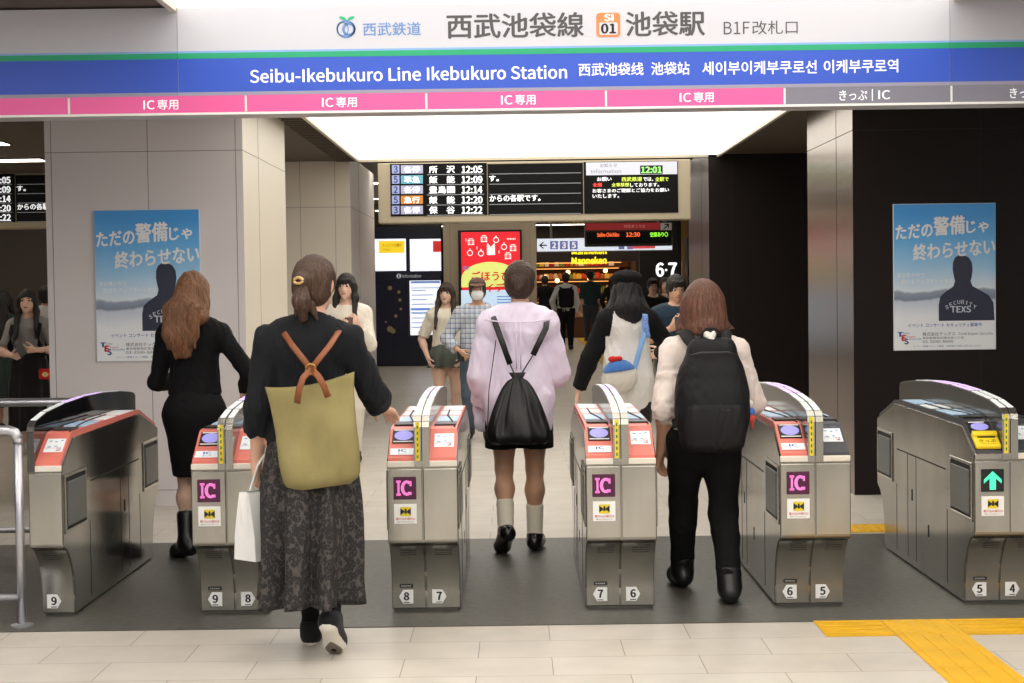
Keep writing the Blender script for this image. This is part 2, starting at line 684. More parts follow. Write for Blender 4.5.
    def hand(s, sx, d=None, palm=None, curl=0.5, spread=0.25, k=0.008):
        """d: direction of the hand, palm: the way the palm faces, thumb on the side of the body's front by default."""
        w = s.wr[sx]
        d = unit(w - s.elb[sx]) if d is None else unit(d)
        n = V3(-sx, 0, 0) if palm is None else V3(palm)
        n = unit(n - d * (n @ d))
        t = np.cross(d, n) * sx                      # towards the thumb
        m = s.k * (1.08 if s.male else 1)
        P = []
        for i, (off, ln) in enumerate(((0.030, 0.070), (0.010, 0.078), (-0.010, 0.073), (-0.028, 0.057))):
            base = w + d * 0.083 * m + t * off * m
            P.append(rc(w + d * .012 + t * off * .5 * m, base, 0.0155 * m, 0.0125 * m, 0.014))
            dirf = unit(d + t * off * spread * 6)
            a1, a2, a3 = curl * (0.75 + .06 * i), curl * 1.7, curl * 2.5
            p = base
            for seg, aa, r in ((0.46, a1, 0.0093), (0.32, a2, 0.0087), (0.26, a3, 0.008)):
                q = p + (dirf * math.cos(aa) + n * math.sin(aa)) * ln * seg * m
                P.append(rc(p, q, r * m, (r - .0005) * m, 0.004))
                p = q
        b = w + d * 0.022 * m + t * 0.018 * m
        j = b + unit(t * .8 + d * .75 + n * (.15 + .5 * curl)) * 0.045 * m
        e = j + unit(t * .35 + d * 1 + n * (.2 + .7 * curl)) * 0.032 * m
        f = e + unit(t * .05 + d * 1 + n * (.3 + 1.1 * curl)) * 0.026 * m
        P += [rc(b, j, 0.0145 * m, 0.011 * m, 0.012), rc(j, e, 0.0105 * m, 0.0095 * m, 0.004), rc(e, f, 0.0095 * m, 0.008 * m, 0.004)]
        return P

    def skull(s, face=True):
        hp, f = s.hp, (1.06 if s.male else 1.0)
        R = s.HR
        P = [el(hp(0, -0.012, 0.022), np.array((0.073, 0.090, 0.088)) * f, 0.02, R),
             el(hp(0, 0.022, -0.035), np.array((0.056, 0.066, 0.072)) * f, 0.035, R),
             rc(hp(0, 0.058, -0.083), hp(0, 0.064, -0.086), 0.021 * f, None, 0.03),
             rc(s.neck + V3(0, 0, -.03), hp(0, -0.02, -0.05), 0.05 * s.k, 0.047 * f, 0.03)]
        if face:
            P += [rc(hp(0, 0.080, 0.012), hp(0, 0.0955, -0.026), 0.007, 0.0105, 0.012),
                  rc(hp(-.010, 0.086, -0.029), hp(.010, 0.086, -0.029), 0.0068, None, 0.008)]
            for sx in (-1, 1):
                P.append(el(hp(sx * 0.031, 0.088, 0.010), (0.018, 0.012, 0.011), 0.014, R, op='s'))
                P.append(rc(hp(sx * 0.014, 0.082, 0.027), hp(sx * 0.046, 0.066, 0.029), 0.0075, None, 0.014))
                P.append(el(hp(sx * 0.073, -0.004, -0.002), (0.009, 0.019, 0.031), 0.008, R))
            P.append(rc(hp(-.014, 0.081, -0.053), hp(.014, 0.081, -0.053), 0.007, None, 0.008))
        return P


def face_parts(root, B, brow, lip=(176, 92, 88), mask=False):
    """eyes, brows and lips as small parts of their own."""
    white = mat('eye_white', (225, 220, 215), 0.25)
    iris = mat('eye_iris', (28, 18, 14), 0.15)
    lipm = mat('lips_%d' % lip[0], lip, 0.4)
    bm_ = mat('brow_%d' % brow[0], brow, 0.8)
    for sx in (-1, 1):
        c = B.hp(sx * 0.031, 0.0755, 0.010)
        soft('eye', [el(c, (0.0155, 0.010, 0.0085), R=B.HR)], 0.003, [white, iris], root,
             fmat=lambda f, c=c: (np.linalg.norm((f - c) - B.HR @ V3(0, 1, 0) * ((f - c) @ (B.HR @ V3(0, 1, 0)))[:, None], axis=1) < 0.0085).astype(int))
        soft('eyebrow', [rc(B.hp(sx * 0.016, 0.0885, 0.030), B.hp(sx * 0.047, 0.0715, 0.034), 0.0035, 0.0025)], 0.0025, bm_, root)
    if not mask:
        soft('lips', [rc(B.hp(-.017, 0.0835, -0.0535), B.hp(.017, 0.0835, -0.0535), 0.0042, None, .004), rc(B.hp(-.008, 0.087, -0.0555), B.hp(.008, 0.087, -0.0555), 0.0065, None, .006)], 0.003, lipm, root)


def drape(name, m, parent, c, z0, z1, rx0, ry0, rx1, ry1, folds=9, amp=0.02, n=96, nz=26, seed=1, off1=(0, 0), bulge=0.0, thick=True):
    """a hanging skirt: rings from z0 (waist) down to z1 (hem) with folds that deepen downwards."""
    r = random.Random(seed)
    ph = [r.uniform(0, 6.28) for _ in range(4)]
    mb = MB()
    rings = []
    for i in range(nz + 1):
        t = i / nz
        tt = t ** 0.75
        rx, ry = rx0 + (rx1 - rx0) * tt + bulge * math.sin(math.pi * min(1, t * 1.15)), ry0 + (ry1 - ry0) * tt + bulge * math.sin(math.pi * min(1, t * 1.15))
        ring = []
        for j in range(n):
            a = 2 * math.pi * j / n
            w = amp * (0.12 + t) * (math.sin(folds * a + ph[0] + .5 * math.sin(2 * a + ph[1]) + .6 * t) + .5 * math.sin((folds * 1.7 // 1) * a + ph[2] + t))
            ring.append((c[0] + off1[0] * t + (rx + w) * math.cos(a), c[1] + off1[1] * t + (ry + w) * math.sin(a), z0 + (z1 - z0) * t + 0.006 * t * math.sin(3 * a + ph[3])))
        rings.append(ring)
    last = rings[-1]
    rings.append([(c[0] + off1[0] + (p[0] - c[0] - off1[0]) * .96, c[1] + off1[1] + (p[1] - c[1] - off1[1]) * .96, p[2] + .004) for p in last])
    rings.append([(c[0] + off1[0] * .7 + (p[0] - c[0] - off1[0]) * .88, c[1] + off1[1] * .7 + (p[1] - c[1] - off1[1]) * .88, p[2] + .12) for p in last])
    mb.rings(rings)
    return mb.build(name, m, parent, smooth='all')
# ------------------------------------------------------------------ common materials
def tile_floor():
    m, nt, b = nodes_of('pale_floor_tile', (206, 198, 186), 0.36)
    tc = nt.nodes.new('ShaderNodeTexCoord')
    mp = nt.nodes.new('ShaderNodeMapping')
    mp.inputs['Location'].default_value = (1.37 + 60, -0.58 + 12, 0)
    nt.links.new(tc.outputs['Object'], mp.inputs[0])
    br = nt.nodes.new('ShaderNodeTexBrick')
    br.offset, br.squash = 0.5, 1
    br.inputs['Color1'].default_value = (*lin((206, 199, 189)), 1)
    br.inputs['Color2'].default_value = (*lin((199, 191, 180)), 1)
    br.inputs['Mortar'].default_value = (*lin((135, 126, 114)), 1)
    br.inputs['Scale'].default_value = 1
    br.inputs['Brick Width'].default_value = 0.6
    br.inputs['Row Height'].default_value = 0.3
    br.inputs['Mortar Size'].default_value = 0.0022
    br.inputs['Mortar Smooth'].default_value = 0.3
    nt.links.new(mp.outputs[0], br.inputs[0])
    n = nt.nodes.new('ShaderNodeTexNoise')
    n.inputs['Scale'].default_value = 5
    n.inputs['Detail'].default_value = 6
    nt.links.new(tc.outputs['Object'], n.inputs[0])
    r = nt.nodes.new('ShaderNodeMapRange')
    r.inputs[1].default_value, r.inputs[2].default_value, r.inputs[3].default_value, r.inputs[4].default_value = .3, .7, .93, 1.06
    nt.links.new(n.outputs[0], r.inputs[0])
    vm = nt.nodes.new('ShaderNodeVectorMath')
    vm.operation = 'SCALE'
    nt.links.new(br.outputs[0], vm.inputs[0])
    nt.links.new(r.outputs[0], vm.inputs['Scale'])
    nt.links.new(vm.outputs[0], b.inputs['Base Color'])
    return m


def steel(name, rgb, rough, stretch=(260, 260, 3)):
    m = mat(name, rgb, rough, 0.92, noise=((5, 5, 2.2), 0.16), bump=(stretch, 0.025))
    return m


TILE = tile_floor()
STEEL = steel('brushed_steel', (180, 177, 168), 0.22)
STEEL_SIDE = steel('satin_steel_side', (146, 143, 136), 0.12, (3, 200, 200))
STEEL_DARK = steel('dark_steel', (128, 124, 118), 0.32)  # darker steel for gate bases, hangers and casings
RAILS = mat('polished_rail', (196, 196, 202), 0.36, 0.85)
BLACKG = mat('black_gloss', (14, 14, 15), 0.08, spec=0.6)
GREYG = mat('grey_gloss', (88, 86, 84), 0.15, 0.5)
SEAM = mat('dark_seam', (24, 22, 20), 0.6)
FLAP = mat('flap_grey', (98, 100, 98), 0.35)
WHITE_RIM = mat('ivory_rim', (226, 220, 208), 0.35)
RED = mat('salmon_red_plastic', (224, 122, 108), 0.38)
DGREY = mat('charcoal_plastic', (66, 66, 70), 0.4)
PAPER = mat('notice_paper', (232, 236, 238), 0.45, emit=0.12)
WHITE = mat('white_paint', (240, 240, 238), 0.5)
PALEBLUE = mat('pale_blue_strip', (170, 198, 222), 0.35, emit=0.2)
PURPLE = mat('lilac_lamp', (206, 178, 232), 0.35, emit=0.75)
OVAL = mat('reader_glow', (150, 146, 214), 0.3, emit=0.45)
YEL = mat('yellow_tape', (226, 204, 40), 0.45)
BLACK = mat('black_plastic', (18, 18, 19), 0.45)
INK = mat('black_ink', (22, 22, 24), 0.6)
BLUEINK = mat('pale_blue_ink', (130, 180, 214), 0.6)
REDINK = mat('red_ink', (196, 52, 44), 0.6)
PINKLED = mat('pink_led', (226, 124, 196), 0.4, emit=.45)
LEDBACK = mat('led_back', (66, 14, 48), 0.4, emit=0.35)
GREENLED = mat('green_led', (70, 226, 176), 0.4, emit=.7)
SCREENK = mat('screen_black', (8, 8, 10), 0.45, spec=.15)


# ------------------------------------------------------------------ the setting
mb = MB()
fl = [(-40, -10, 0), (40, -10, 0), (40, 22, 0), (-40, 22, 0), (40, 36, .2), (-40, 36, .2), (40, 70, .2), (-40, 70, .2)]
mb.add(fl, [(0, 1, 2, 3), (3, 2, 4, 5), (5, 4, 6, 7)])
mb.add([(x, y, z - .3) for x, y, z in fl], [(3, 2, 1, 0), (5, 4, 2, 3), (7, 6, 4, 5)])
struct(mb.build('floor', TILE))

dm = mat('dark_granite', (84, 82, 76), 0.42, noise=((26, 26, 26), 0.22), bump=((90, 90, 90), 0.15))
struct(MB().box(-5.5, 5.5, 6.88, 9.30, 0, 0.004).build('floor_dark_granite', dm))

# ceiling: brown slabs at both sides, ribbed
cb = mat('brown_ceiling', (86, 73, 60), 0.6, noise=((0.6, 18, 1), 0.12))
ZC = 2.93
LX0, LX1, LY0, LY1 = -1.66, 2.19, -7.0, 16.75
mb = MB()
mb.box(-14, LX0 - .03, -1.0, 17.0, ZC, ZC + .1)
mb.box(LX1 + .03, 14, -1.0, 17.0, ZC, ZC + .1)
mb.box(LX0 - .03, LX1 + .03, LY1 + .02, 17.0, ZC - .02, ZC + .1)
for i in range(60):
    y = 8.3 + i * .145
    mb.box(-1.92, LX0 - .03, y, y + .05, ZC - .012, ZC)
struct(mb.build('ceiling', cb))
cb2 = mat('hall_ceiling', (96, 86, 76), 0.5)
struct(MB().box(-30, 30, 17.0, 70, 3.15, 3.3).box(-30, 30, 16.95, 17.0, ZC, 3.3).build('ceiling_hall', cb2))
# the luminous panels
lum = mat('luminous_panel', (255, 252, 244), 0.5, emit=CEIL_LIGHT)
frame_m = mat('lamp_frame', (200, 192, 176), 0.4)
lc = thing('luminous_ceiling', 'large white luminous ceiling of glowing panels above the ticket gates', 'ceiling light', ((LX0 + LX1) / 2, 5, ZC))
ox, oy = -(LX0 + LX1) / 2, -5
y = LY1
while y > LY0 + .2:
    y0 = max(y - 1.28, LY0)
    MB().box(LX0 + ox, LX1 + ox, y0 + .016 + oy, y - .016 + oy, -.004, .02).build('diffuser', lum, lc)
    y = y0
mb = MB()
mb.box(LX0 - .03 + ox, LX0 + ox, LY0 + oy, LY1 + oy, -.03, .03)
mb.box(LX1 + ox, LX1 + .03 + ox, LY0 + oy, LY1 + oy, -.03, .03)
mb.box(LX0 - .03 + ox, LX1 + .03 + ox, LY1 + oy, LY1 + .02 + oy, -.03, .03)
mb.build('lamp_frame', frame_m, lc)
MB().box(LX0 + ox, LX1 + ox, LY0 + oy, LY1 + oy, .021, .03).build('backing', mat('lamp_back', (120, 116, 106), .6), lc)

# columns: pale panelled ones by the left, dark ones by the right
pale = mat('pale_wall_panel', (224, 217, 217), 0.5)
palew = mat('warm_wall_panel', (222, 212, 196), 0.45)
darkw = mat('dark_brown_wall_panel', (27, 19, 16), 0.5, spec=.2)
darks = mat('bronze_wall_panel', (126, 110, 98), 0.22, 0.65)
jm = mat('panel_joint', (140, 132, 126), 0.7)
dj = mat('dark_panel_joint', (16, 12, 10), 0.7)


def column(name, x0, x1, y0, y1, front, side, joint, zj, xj, h=3.0):
    mb = MB()
    mb.box(x0, x1, y0, y1, 0.0, h, mi=0)
    for f in mb.bm.faces:
        n = f.normal
        f.normal_update()
        f.material_index = 0 if abs(f.normal.y) > .5 else 1
    t = .0024
    for z in zj:
        mb.box(x0 - .001, x1 + .001, y0 - .0015, y1 + .0015, z - t, z + t, mi=2)
    for x in xj:
        mb.box(x - t, x + t, y0 - .0015, y0 + .01, 0.0, h, mi=2)
    for f in (.33,):
        yy = y0 + (y1 - y0) * f
        for xx in (x0, x1):
            mb.box(xx - .0015, xx + .0015, yy - t, yy + t, 0, h, mi=2)
    return struct(mb.build(name, [front, side, joint]))


column('column_1', -3.30, -1.905, 10.95, 12.97, pale, palew, jm, (0.115, 2.51), (-3.255, -2.575, -1.955))
column('column_2', 2.41, 5.2, 11.05, 12.75, darkw, darks, dj, (2.60,), (3.32, 4.25))
column('column_3', -4.6, -1.785, 16.95, 19.85, palew, pale, jm, (2.43,), (-2.33, -1.95))
column('column_4', 2.10, 6.2, 16.75, 18.7, darkw, mat('mauve_wall_panel', (72, 62, 66), 0.35), dj, (), (2.35, 3.1, 3.9))
# far side walls
lw = mat('dim_brown_wall', (92, 84, 78), 0.5)
struct(MB().box(-13.2, -13, 6, 45, 0, 3.3).build('wall_left', lw))
struct(MB().box(7.4, 7.6, 9.4, 60, 0, 3.3).box(5.2, 7.6, 12.5, 12.7, 0, 3.3).build('wall_right', darkw))
struct(MB().box(-13, -3.8, 24, 24.2, 0, 3.3).box(-5.6, -5.28, 23.0, 24.0, 0, 3.0).build('wall_hall_left', lw))
struct(MB().box(-5.15, -4.4, 22.9, 22.98, 1.0, 2.16).build('trim_1', mat('hall_glass', (120, 114, 108), .2)))
struct(MB().box(-30, 30, 52, 52.2, 0, 3.3).build('wall_far', mat('far_dark', (40, 33, 28), .6)))

# ceiling strip lamps
strip = mat('strip_lamp', (255, 244, 226), 0.5, emit=9.0)
strip2 = mat('dim_strip_lamp', (255, 240, 220), 0.5, emit=7.0)
for (x0, x1, y, z) in ((-7.6, -4.6, 12.6, 2.925), (-7.8, -4.7, 14.4, 2.925), (-8.0, -4.9, 16.2, 2.925), (-9.0, -5.2, 19.0, 3.14), (-9.0, -5.2, 21.5, 3.14)):  # the two farthest rows are added to brighten the side hall
    o = thing('strip_lamp', 'long warm strip lamp in the dark ceiling beyond the poster column', 'lamp', ((x0 + x1) / 2, y, z), group='strip lamps of the side hall')
    w = (x1 - x0) / 2
    MB().box(-w, w, -.12, .12, -.012, .0).build('diffuser', strip2, o)
    MB().box(-w - .02, w + .02, -.15, .15, -.006, .002).build('housing', cb, o)
strip3 = mat('added_fill_strip', (255, 250, 246), 0.5, emit=14.0)  # for out-of-view lamps added to brighten the column and poster fronts
for x0, x1, y in ((-6.6, -2.2, 5.4), (-6.6, -2.2, 3.0), (-6.6, -2.2, .6), (2.8, 7.2, 5.4), (2.8, 7.2, 3.0), (2.8, 7.2, .6)):
    o = thing('strip_lamp', 'added strip lamp out of view above the near side of the station sign', 'lamp', ((x0 + x1) / 2, y, 2.925), group='added strip lamps on the near side of the sign')
    w = (x1 - x0) / 2
    MB().box(-w, w, -.16, .16, -.012, .0).build('diffuser', strip3, o)
    MB().box(-w - .02, w + .02, -.19, .19, -.006, .002).build('housing', cb, o)
for i, yy in enumerate((19.5, 23.5, 27.5, 31.5, 35.5, 39.5)):
    o = thing('strip_lamp', 'thin strip lamp across the ceiling of the far shopping hall', 'lamp', (0.6, yy, 3.148), group='strip lamps of the far hall')
    MB().box(-3.4, 3.4, -.11, .11, -.012, 0).build('diffuser', strip, o)
    MB().box(-3.44, 3.44, -.14, .14, -.006, .002).build('housing', frame_m, o)


# ------------------------------------------------------------------ tactile paving
ty = mat('tactile_yellow', (226, 174, 20), 0.5, noise=((7, 7, 7), 0.08))


def tactile(x, y, kind, label, group):
    """one 30 cm tile with its near left corner at x, y. kind: dots, bars along y, bars along x."""
    mb = MB()
    mb.box(.002, .298, .002, .298, 0, .006)
    if kind == 'dots':
        for i in range(5):
            for j in range(5):
                cx, cy = .03 + .06 * i, .03 + .06 * j
                mb.lathe([(.011, .006), (.0105, .0085), (.007, .0105)], 10, (cx, cy, 0))
    else:
        for i in range(4):
            c = .0375 + .075 * i
            b = (c - .0085, c + .0085, .012, .288) if kind == 'y' else (.012, .288, c - .0085, c + .0085)
            mb.box(b[0], b[1], b[2], b[3], .005, .0105, .003, 1)
    o = mb.build('tactile_tile', ty, None, smooth=True, loc=(x, y, 0))
    return tag(o, label, 'tactile tile', group)


n_ = 0
for i, (x, kind) in enumerate(((1.31, 'x'), (1.61, 'dots'), (1.91, 'x'), (2.21, 'x'), (2.51, 'x'))):
    tactile(x, 6.58, kind, 'yellow tactile tile of the crossing row along the edge of the dark floor' if kind == 'x' else 'dotted yellow tactile tile where the two guiding paths meet', 'tactile tiles of the crossing row' if kind == 'x' else None)
for i in range(5):
    tactile(1.61, 6.28 - .3 * i, 'y', 'barred yellow tactile tile of the path leading towards the dotted tile', 'tactile tiles of the path from the front')
for i in range(6):
    tactile(1.82 + .3 * i, 9.36, 'dots', 'yellow tactile tile on the pale floor behind the dark floor and gates', 'tactile tiles behind the gates')
for i in range(48):
    tactile(1.60, 26.5 + .3 * i, 'y', 'yellow tactile tile of the far path towards the shops', 'tactile tiles of the far path')
for o in bpy.data.objects:
    if o.get('group') == 'tactile tiles of the far path':
        y = o.location.y
        o.location.z = min((y - 22) * .2 / 14, .2) + .001
        o.rotation_euler.x = math.atan(.2 / 14) if y < 36 else 0


# ------------------------------------------------------------------ ticket gates
GY = 7.04                          # front face of the gates
PROF = [(.17, .014), (.17, .10), (.155, .19), (.115, .272), (.06, .328), (.0, .352), (.0, .722), (.19, .838), (1.42, .85), (1.50, .845), (1.90, .735),
        (1.90, .352), (1.84, .328), (1.785, .272), (1.745, .19), (1.73, .10), (1.73, .014)]
SL0, SL1 = (.006, .735), (.185, .848)           # foot and head of the reading slope (y, z)


def slope_M():
    """local frame of the slope: x across, y up the slope, z off it."""
    d = Vector((0, SL1[0] - SL0[0], SL1[1] - SL0[1])).normalized()
    n = Vector((1, 0, 0)).cross(d)
    return Matrix(((1, d.x, n.x, 0), (0, d.y, n.y, SL0[0]), (0, d.z, n.z, SL0[1]), (0, 0, 0, 1)))


SM = slope_M()
SLEN = math.hypot(SL1[0] - SL0[0], SL1[1] - SL0[1])


def slope_letters(mb, body, x0, x1, t0, t1, h, bold=0.0):
    letters_into(mb, body, x0, x1, t0, t1, 0, bold, M=SM @ Matrix(((1, 0, 0, 0), (0, 0, 1, 0), (0, -1, 0, h), (0, 0, 0, 1))))


def hexplate(x, z, left):
    s = .034
    pts = [(-s, 0), (-s * .45, s * .95), (s * .95, s * .95), (s * .95, -s * .95), (-s * .45, -s * .95)]
    if not left:
        pts = [(-a, b) for a, b in pts][::-1]
    return [(x + a, z + b) for a, b in pts]


def serif_IC(mb, x, z, h, y):
    """the block letters IC of the lane display."""
    w = h * .30
    t = h * .15
    for (a, b, c, d) in ((x, x + w, z, z + t), (x, x + w, z + h - t, z + h), (x + w * .27, x + w * .73, z, z + h)):
        mb.box(a, b, y - .002, y, c, d)
    cx, cz, R, r = x + w * 1.30 + h * .30, z + h / 2, h * .5, h * .28
    out, inn = [], []
    for i in range(21):
        a = math.radians(48 + 264 * i / 20)
        out.append((cx + R * .78 * math.cos(a), cz + R * math.sin(a)))
        inn.append((cx + r * .62 * math.cos(a), cz + r * 1.12 * math.sin(a)))
    for i in range(20):
        mb.prism([out[i], out[i + 1], inn[i + 1], inn[i]], y - .002, y, 'y')
    mb.box(cx + R * .36, cx + R * .62, y - .002, y, z + h * .62, z + h * .95)
    mb.box(cx + R * .36, cx + R * .62, y - .002, y, z + h * .05, z + h * .24)


def flap(root, side, w, y0, y1, z0, z1):
    s = 1 if side > 0 else -1
    x = s * w / 2
    fr = MB()
    a = .016
    for (p, q, u, v) in ((y0 - a, y1 + a, z0 - a, z0), (y0 - a, y1 + a, z1, z1 + a), (y0 - a, y0, z0, z1), (y1, y1 + a, z0, z1)):
        fr.box(min(x, x + s * .006), max(x, x + s * .006), p, q, u, v, .002, 1)
    f = fr.build('flap_frame', STEEL, root)
    MB().box(min(x - s * .001, x + s * .0012), max(x - s * .001, x + s * .0012), y0, y1, z0, z1).build('flap_recess', SEAM, f)
    MB().box(min(x, x + s * .010), max(x, x + s * .010), y0 + .022, y1 - .012, z0 + .012, z1 - .02, .005, 2).build('flap', FLAP, root)


def half_front(root, x0, x1, left, num, kind):
    """front panels of one lane half between x0 and x1."""
    g = .003
    MB().box(x0 + g, x1 - g, -.004, .01, .364, .692, .004, 2).build('front_panel', STEEL, root)
    MB().box(x0 + g * .5, x1 - g * .5, -.006, .012, .700, .727, .004, 2).build('front_lip', WHITE_RIM if kind != 'slot' else STEEL, root)
    # the tucked in kick panel: a curved sheet
    cur = [(.165, .022), (.165, .10), (.150, .192), (.110, .276), (.056, .334), (.0, .358)]
    mb = MB()
    n = len(cur)
    g2 = .0055
    rings = [[(x0 + g2, y - .004, z), (x1 - g2, y - .004, z), (x1 - g2, y + .01, z + .002), (x0 + g2, y + .01, z + .002)] for y, z in cur]
    mb.rings(rings)
    k = mb.build('kick_panel', STEEL, root, smooth=True)
    for i in range(3):
        MB().box((x0 + x1) / 2 - .03, (x0 + x1) / 2 + .045, .030 + .010 * i, .042 + .010 * i, .312 - .012 * i, .314 - .012 * i).build('vent_slot', SEAM, k)
    xc = (x0 + x1) / 2 - (.012 if left else .02)
    p = MB().prism(hexplate(xc, .074, left), .158, .161, 'y').build('number_plate', WHITE, root)
    mb = MB()
    letters_into(mb, str(num), xc - .013, xc + .014, .056, .096, .1575, .035)
    mb.box(xc - .014, xc + .014, .1572, .1582, .0455, .0495)
    mb.build('number', INK, p)
    if left:
        t = MB().box(xc - .03, xc + .032, .152, .164, .118, .134).build('name_tag', BLACK, root)
        mb = MB()
        for q in range(5):
            mb.box(xc - .022 + .0095 * q, xc - .016 + .0095 * q, .1512, .1522, .123, .129)
        mb.build('tag_print', mat('grey_ink', (170, 170, 170), .6), t)
        # lane display and gate sticker
        d0 = x0 + (x1 - x0) * .18
        ds = .104
        zt = .656
        if kind == 'slot':
            dd = MB().box(d0, d0 + ds, -.008, -.002, zt - ds, zt, .002, 1).build('lane_display', BLACK, root)
            c = d0 + ds / 2
            MB().prism([(c, zt - .010), (c + .04, zt - .048), (c + .04, zt - .066), (c + .014, zt - .042), (c + .014, zt - .094), (c - .014, zt - .094), (c - .014, zt - .042), (c - .04, zt - .066), (c - .04, zt - .048)][::-1], -.0095, -.0078, 'y').build('arrow_sign', GREENLED, dd)
        else:
            dd = MB().box(d0, d0 + ds, -.008, -.002, zt - ds, zt, .002, 1).build('lane_display', LEDBACK, root)
            mb = MB()
            serif_IC(mb, d0 + .013, zt - ds + .018, .070, -.0082)
            mb.build('lane_letters', PINKLED, dd)
        st = MB().box(d0 + .002, d0 + .104, -.0055, -.003, .442, .532).build('gate_sticker', WHITE, root)
        MB().box(d0 + .030, d0 + .078, -.0066, -.0054, .476, .518).build('yellow_square', YEL, st)
        mb = MB()
        c = d0 + .054
        for s in (-1, 1):
            mb.prism([(c + s * .024, .481), (c + s * .006, .494), (c + s * .006, .500), (c + s * .024, .513)][::s], -.0074, -.0065, 'y')
        mb.prism([(c - .006, .488), (c + .006, .488), (c + .004, .510), (c - .004, .510)], -.0074, -.0065, 'y')
        mb.build('barrier_symbol', INK, st)
        mb = MB()
        letters_into(mb, '駆け込み通行は', d0 + .010, d0 + .098, .458, .470, -.0066, .01)
        mb.build('lettering', REDINK, st)
        mb = MB()
        letters_into(mb, '危険ですのでおやめください', d0 + .014, d0 + .094, .447, .453, -.0066)
        mb.build('lettering', INK, st)


def slab_on_slope(x0, x1, t0, t1, h0, h1, bev=0.0):
    return MB().box(x0, x1, t0 * SLEN, t1 * SLEN, h0, h1, bev, 2, M=SM)


def console(root, x0, x1, role, tone):
    """what covers one lane half from the slope to the rear: role reader, notice or slot."""
    base = RED if tone == 'red' else DGREY
    path = [(SL0[0] - .002, SL0[1] - .008), (SL0[0], SL0[1] + .006), (SL1[0] - .006, SL1[1] + .010), (SL1[0] + .03, SL1[1] + .018), (1.42, .872), (1.50, .866), (1.86, .762), (1.875, .742)]
    low = [(1.86, .742), (1.50, .842), (1.42, .847), (SL1[0] + .01, .836), (.02, .705)]
    c = MB().prism(path + low, x0, x1, 'x').build('console', base, root)
    m = x1 - x0
    a, b = x0 + m * .10, x1 - m * .10
    if role == 'reader':
        f = slab_on_slope(a - .004, b + .006, .10, .32, .008, .0105).build('tap_label', PAPER, root)
        mb = MB()
        slope_letters(mb, 'IC', a + m * .26, a + m * .58, .20 * SLEN, .29 * SLEN, .0108, .03)
        slope_letters(mb, 'タッチ', a + m * .24, a + m * .60, .125 * SLEN, .17 * SLEN, .0108, .01)
        mb.build('lettering', mat('blue_ink', (64, 104, 170), .5), f)
        r = slab_on_slope(a, b + .006, .50, .98, .008, .014, .002).build('card_reader', BLACK, root)
        mb = MB()
        mb.prism([((a + b) / 2 + .003 + (b - a) * .44 * math.cos(2 * math.pi * k / 28), (.75 + .17 * math.sin(2 * math.pi * k / 28)) * SLEN) for k in range(28)], .014, .0155, 'z', M=SM)
        mb.build('touch_ring', OVAL, r)
        mb = MB()
        for tt in (.525, .93):
            mb.box(a + .006, b, tt * SLEN, (tt + .03) * SLEN, .0138, .0148, M=SM)
        mb.build('reader_trim', WHITE, r)
    elif role == 'notice':
        f = slab_on_slope(a + .006, b, .36, .97, .008, .0105).build('notice', PAPER, root)
        mb = MB()
        for i, (tx, w_, tz) in enumerate(((.1, .3, .88), (.55, .35, .88), (.12, .2, .72), (.45, .18, .70), (.74, .2, .74), (.12, .25, .52), (.5, .2, .54), (.78, .16, .44))):
            xa = a + .008 + (b - a) * tx * .9
            mb.box(xa, xa + (b - a) * w_ * .7, tz * SLEN, (tz + .035) * SLEN, .0106, .0109, M=SM)
        mb.build('notice_print', BLUEINK, f)
        mb = MB()
        slope_letters(mb, 'ICカード専用', a + .012, b - .01, .46 * SLEN, .52 * SLEN, .0109, .0)
        mb.box(b - .03, b - .012, .40 * SLEN, .43 * SLEN, .0106, .011, M=SM)
        mb.build('lettering', REDINK, f)
    else:
        r = slab_on_slope(a - .006, b + .006, .60, .99, .008, .013, .002).build('card_reader', BLACK, root)
        mb = MB()
        mb.prism([((a + b) / 2 + (b - a) * .42 * math.cos(2 * math.pi * k / 28), (.80 + .13 * math.sin(2 * math.pi * k / 28)) * SLEN) for k in range(28)], .013, .0145, 'z', M=SM)
        mb.build('touch_ring', OVAL, r)
        mb = MB()
        for tt in (.615, .945):
            mb.box(a + .004, b - .02, tt * SLEN, (tt + .03) * SLEN, .0128, .0138, M=SM)
        mb.build('reader_trim', WHITE, r)
        s = MB()
        s.box(a - .008, b + .01, .02 * SLEN, .52 * SLEN, .006, .030, .008, 3, M=SM)
        s.box(a - .008, b + .01, .34 * SLEN, .50 * SLEN, .02, .042, .008, 3, M=SM)
        sl = s.build('ticket_slot', mat('slot_yellow', (238, 208, 36), .4), root, smooth=True)
        MB().box(a + .010, b - .006, .30 * SLEN, .335 * SLEN, .028, .0335, M=SM).build('slot_mouth', SEAM, sl)
        mb = MB()
        slope_letters(mb, 'きっぷ', a + .012, b - .01, .14 * SLEN, .24 * SLEN, .0306, .01)
        slope_letters(mb, '入れてください', a + .012, b - .01, .07 * SLEN, .12 * SLEN, .0306, .0)
        mb.build('lettering', INK, sl)
    # trays on the flat top
    zt = .873
    for (y0, y1, mm, nm) in ((.235, .33, BLACK if role != 'notice' else DGREY, 'reader_slot'), (.42, .70, PALEBLUE, 'guide_strip'), (.80, 1.02, PAPER, 'top_notice'), (1.10, 1.38, PAPER if tone == 'red' else PALEBLUE, 'top_tray')):
        MB().box(x0 + m * .10, x1 - m * .06, y0, y1, zt - .004 + (y0 - .2) * -.004, zt + .002, .001, 1).build(nm, mm, root)
    MB().tube([(x0 + m * .9, .20, .866), (x0 + m * .72, .42, .876), (x0 + m * .45, .72, .877), (x0 + m * .42, 1.05, .877)], .004, 6).build('cable', SEAM, root)


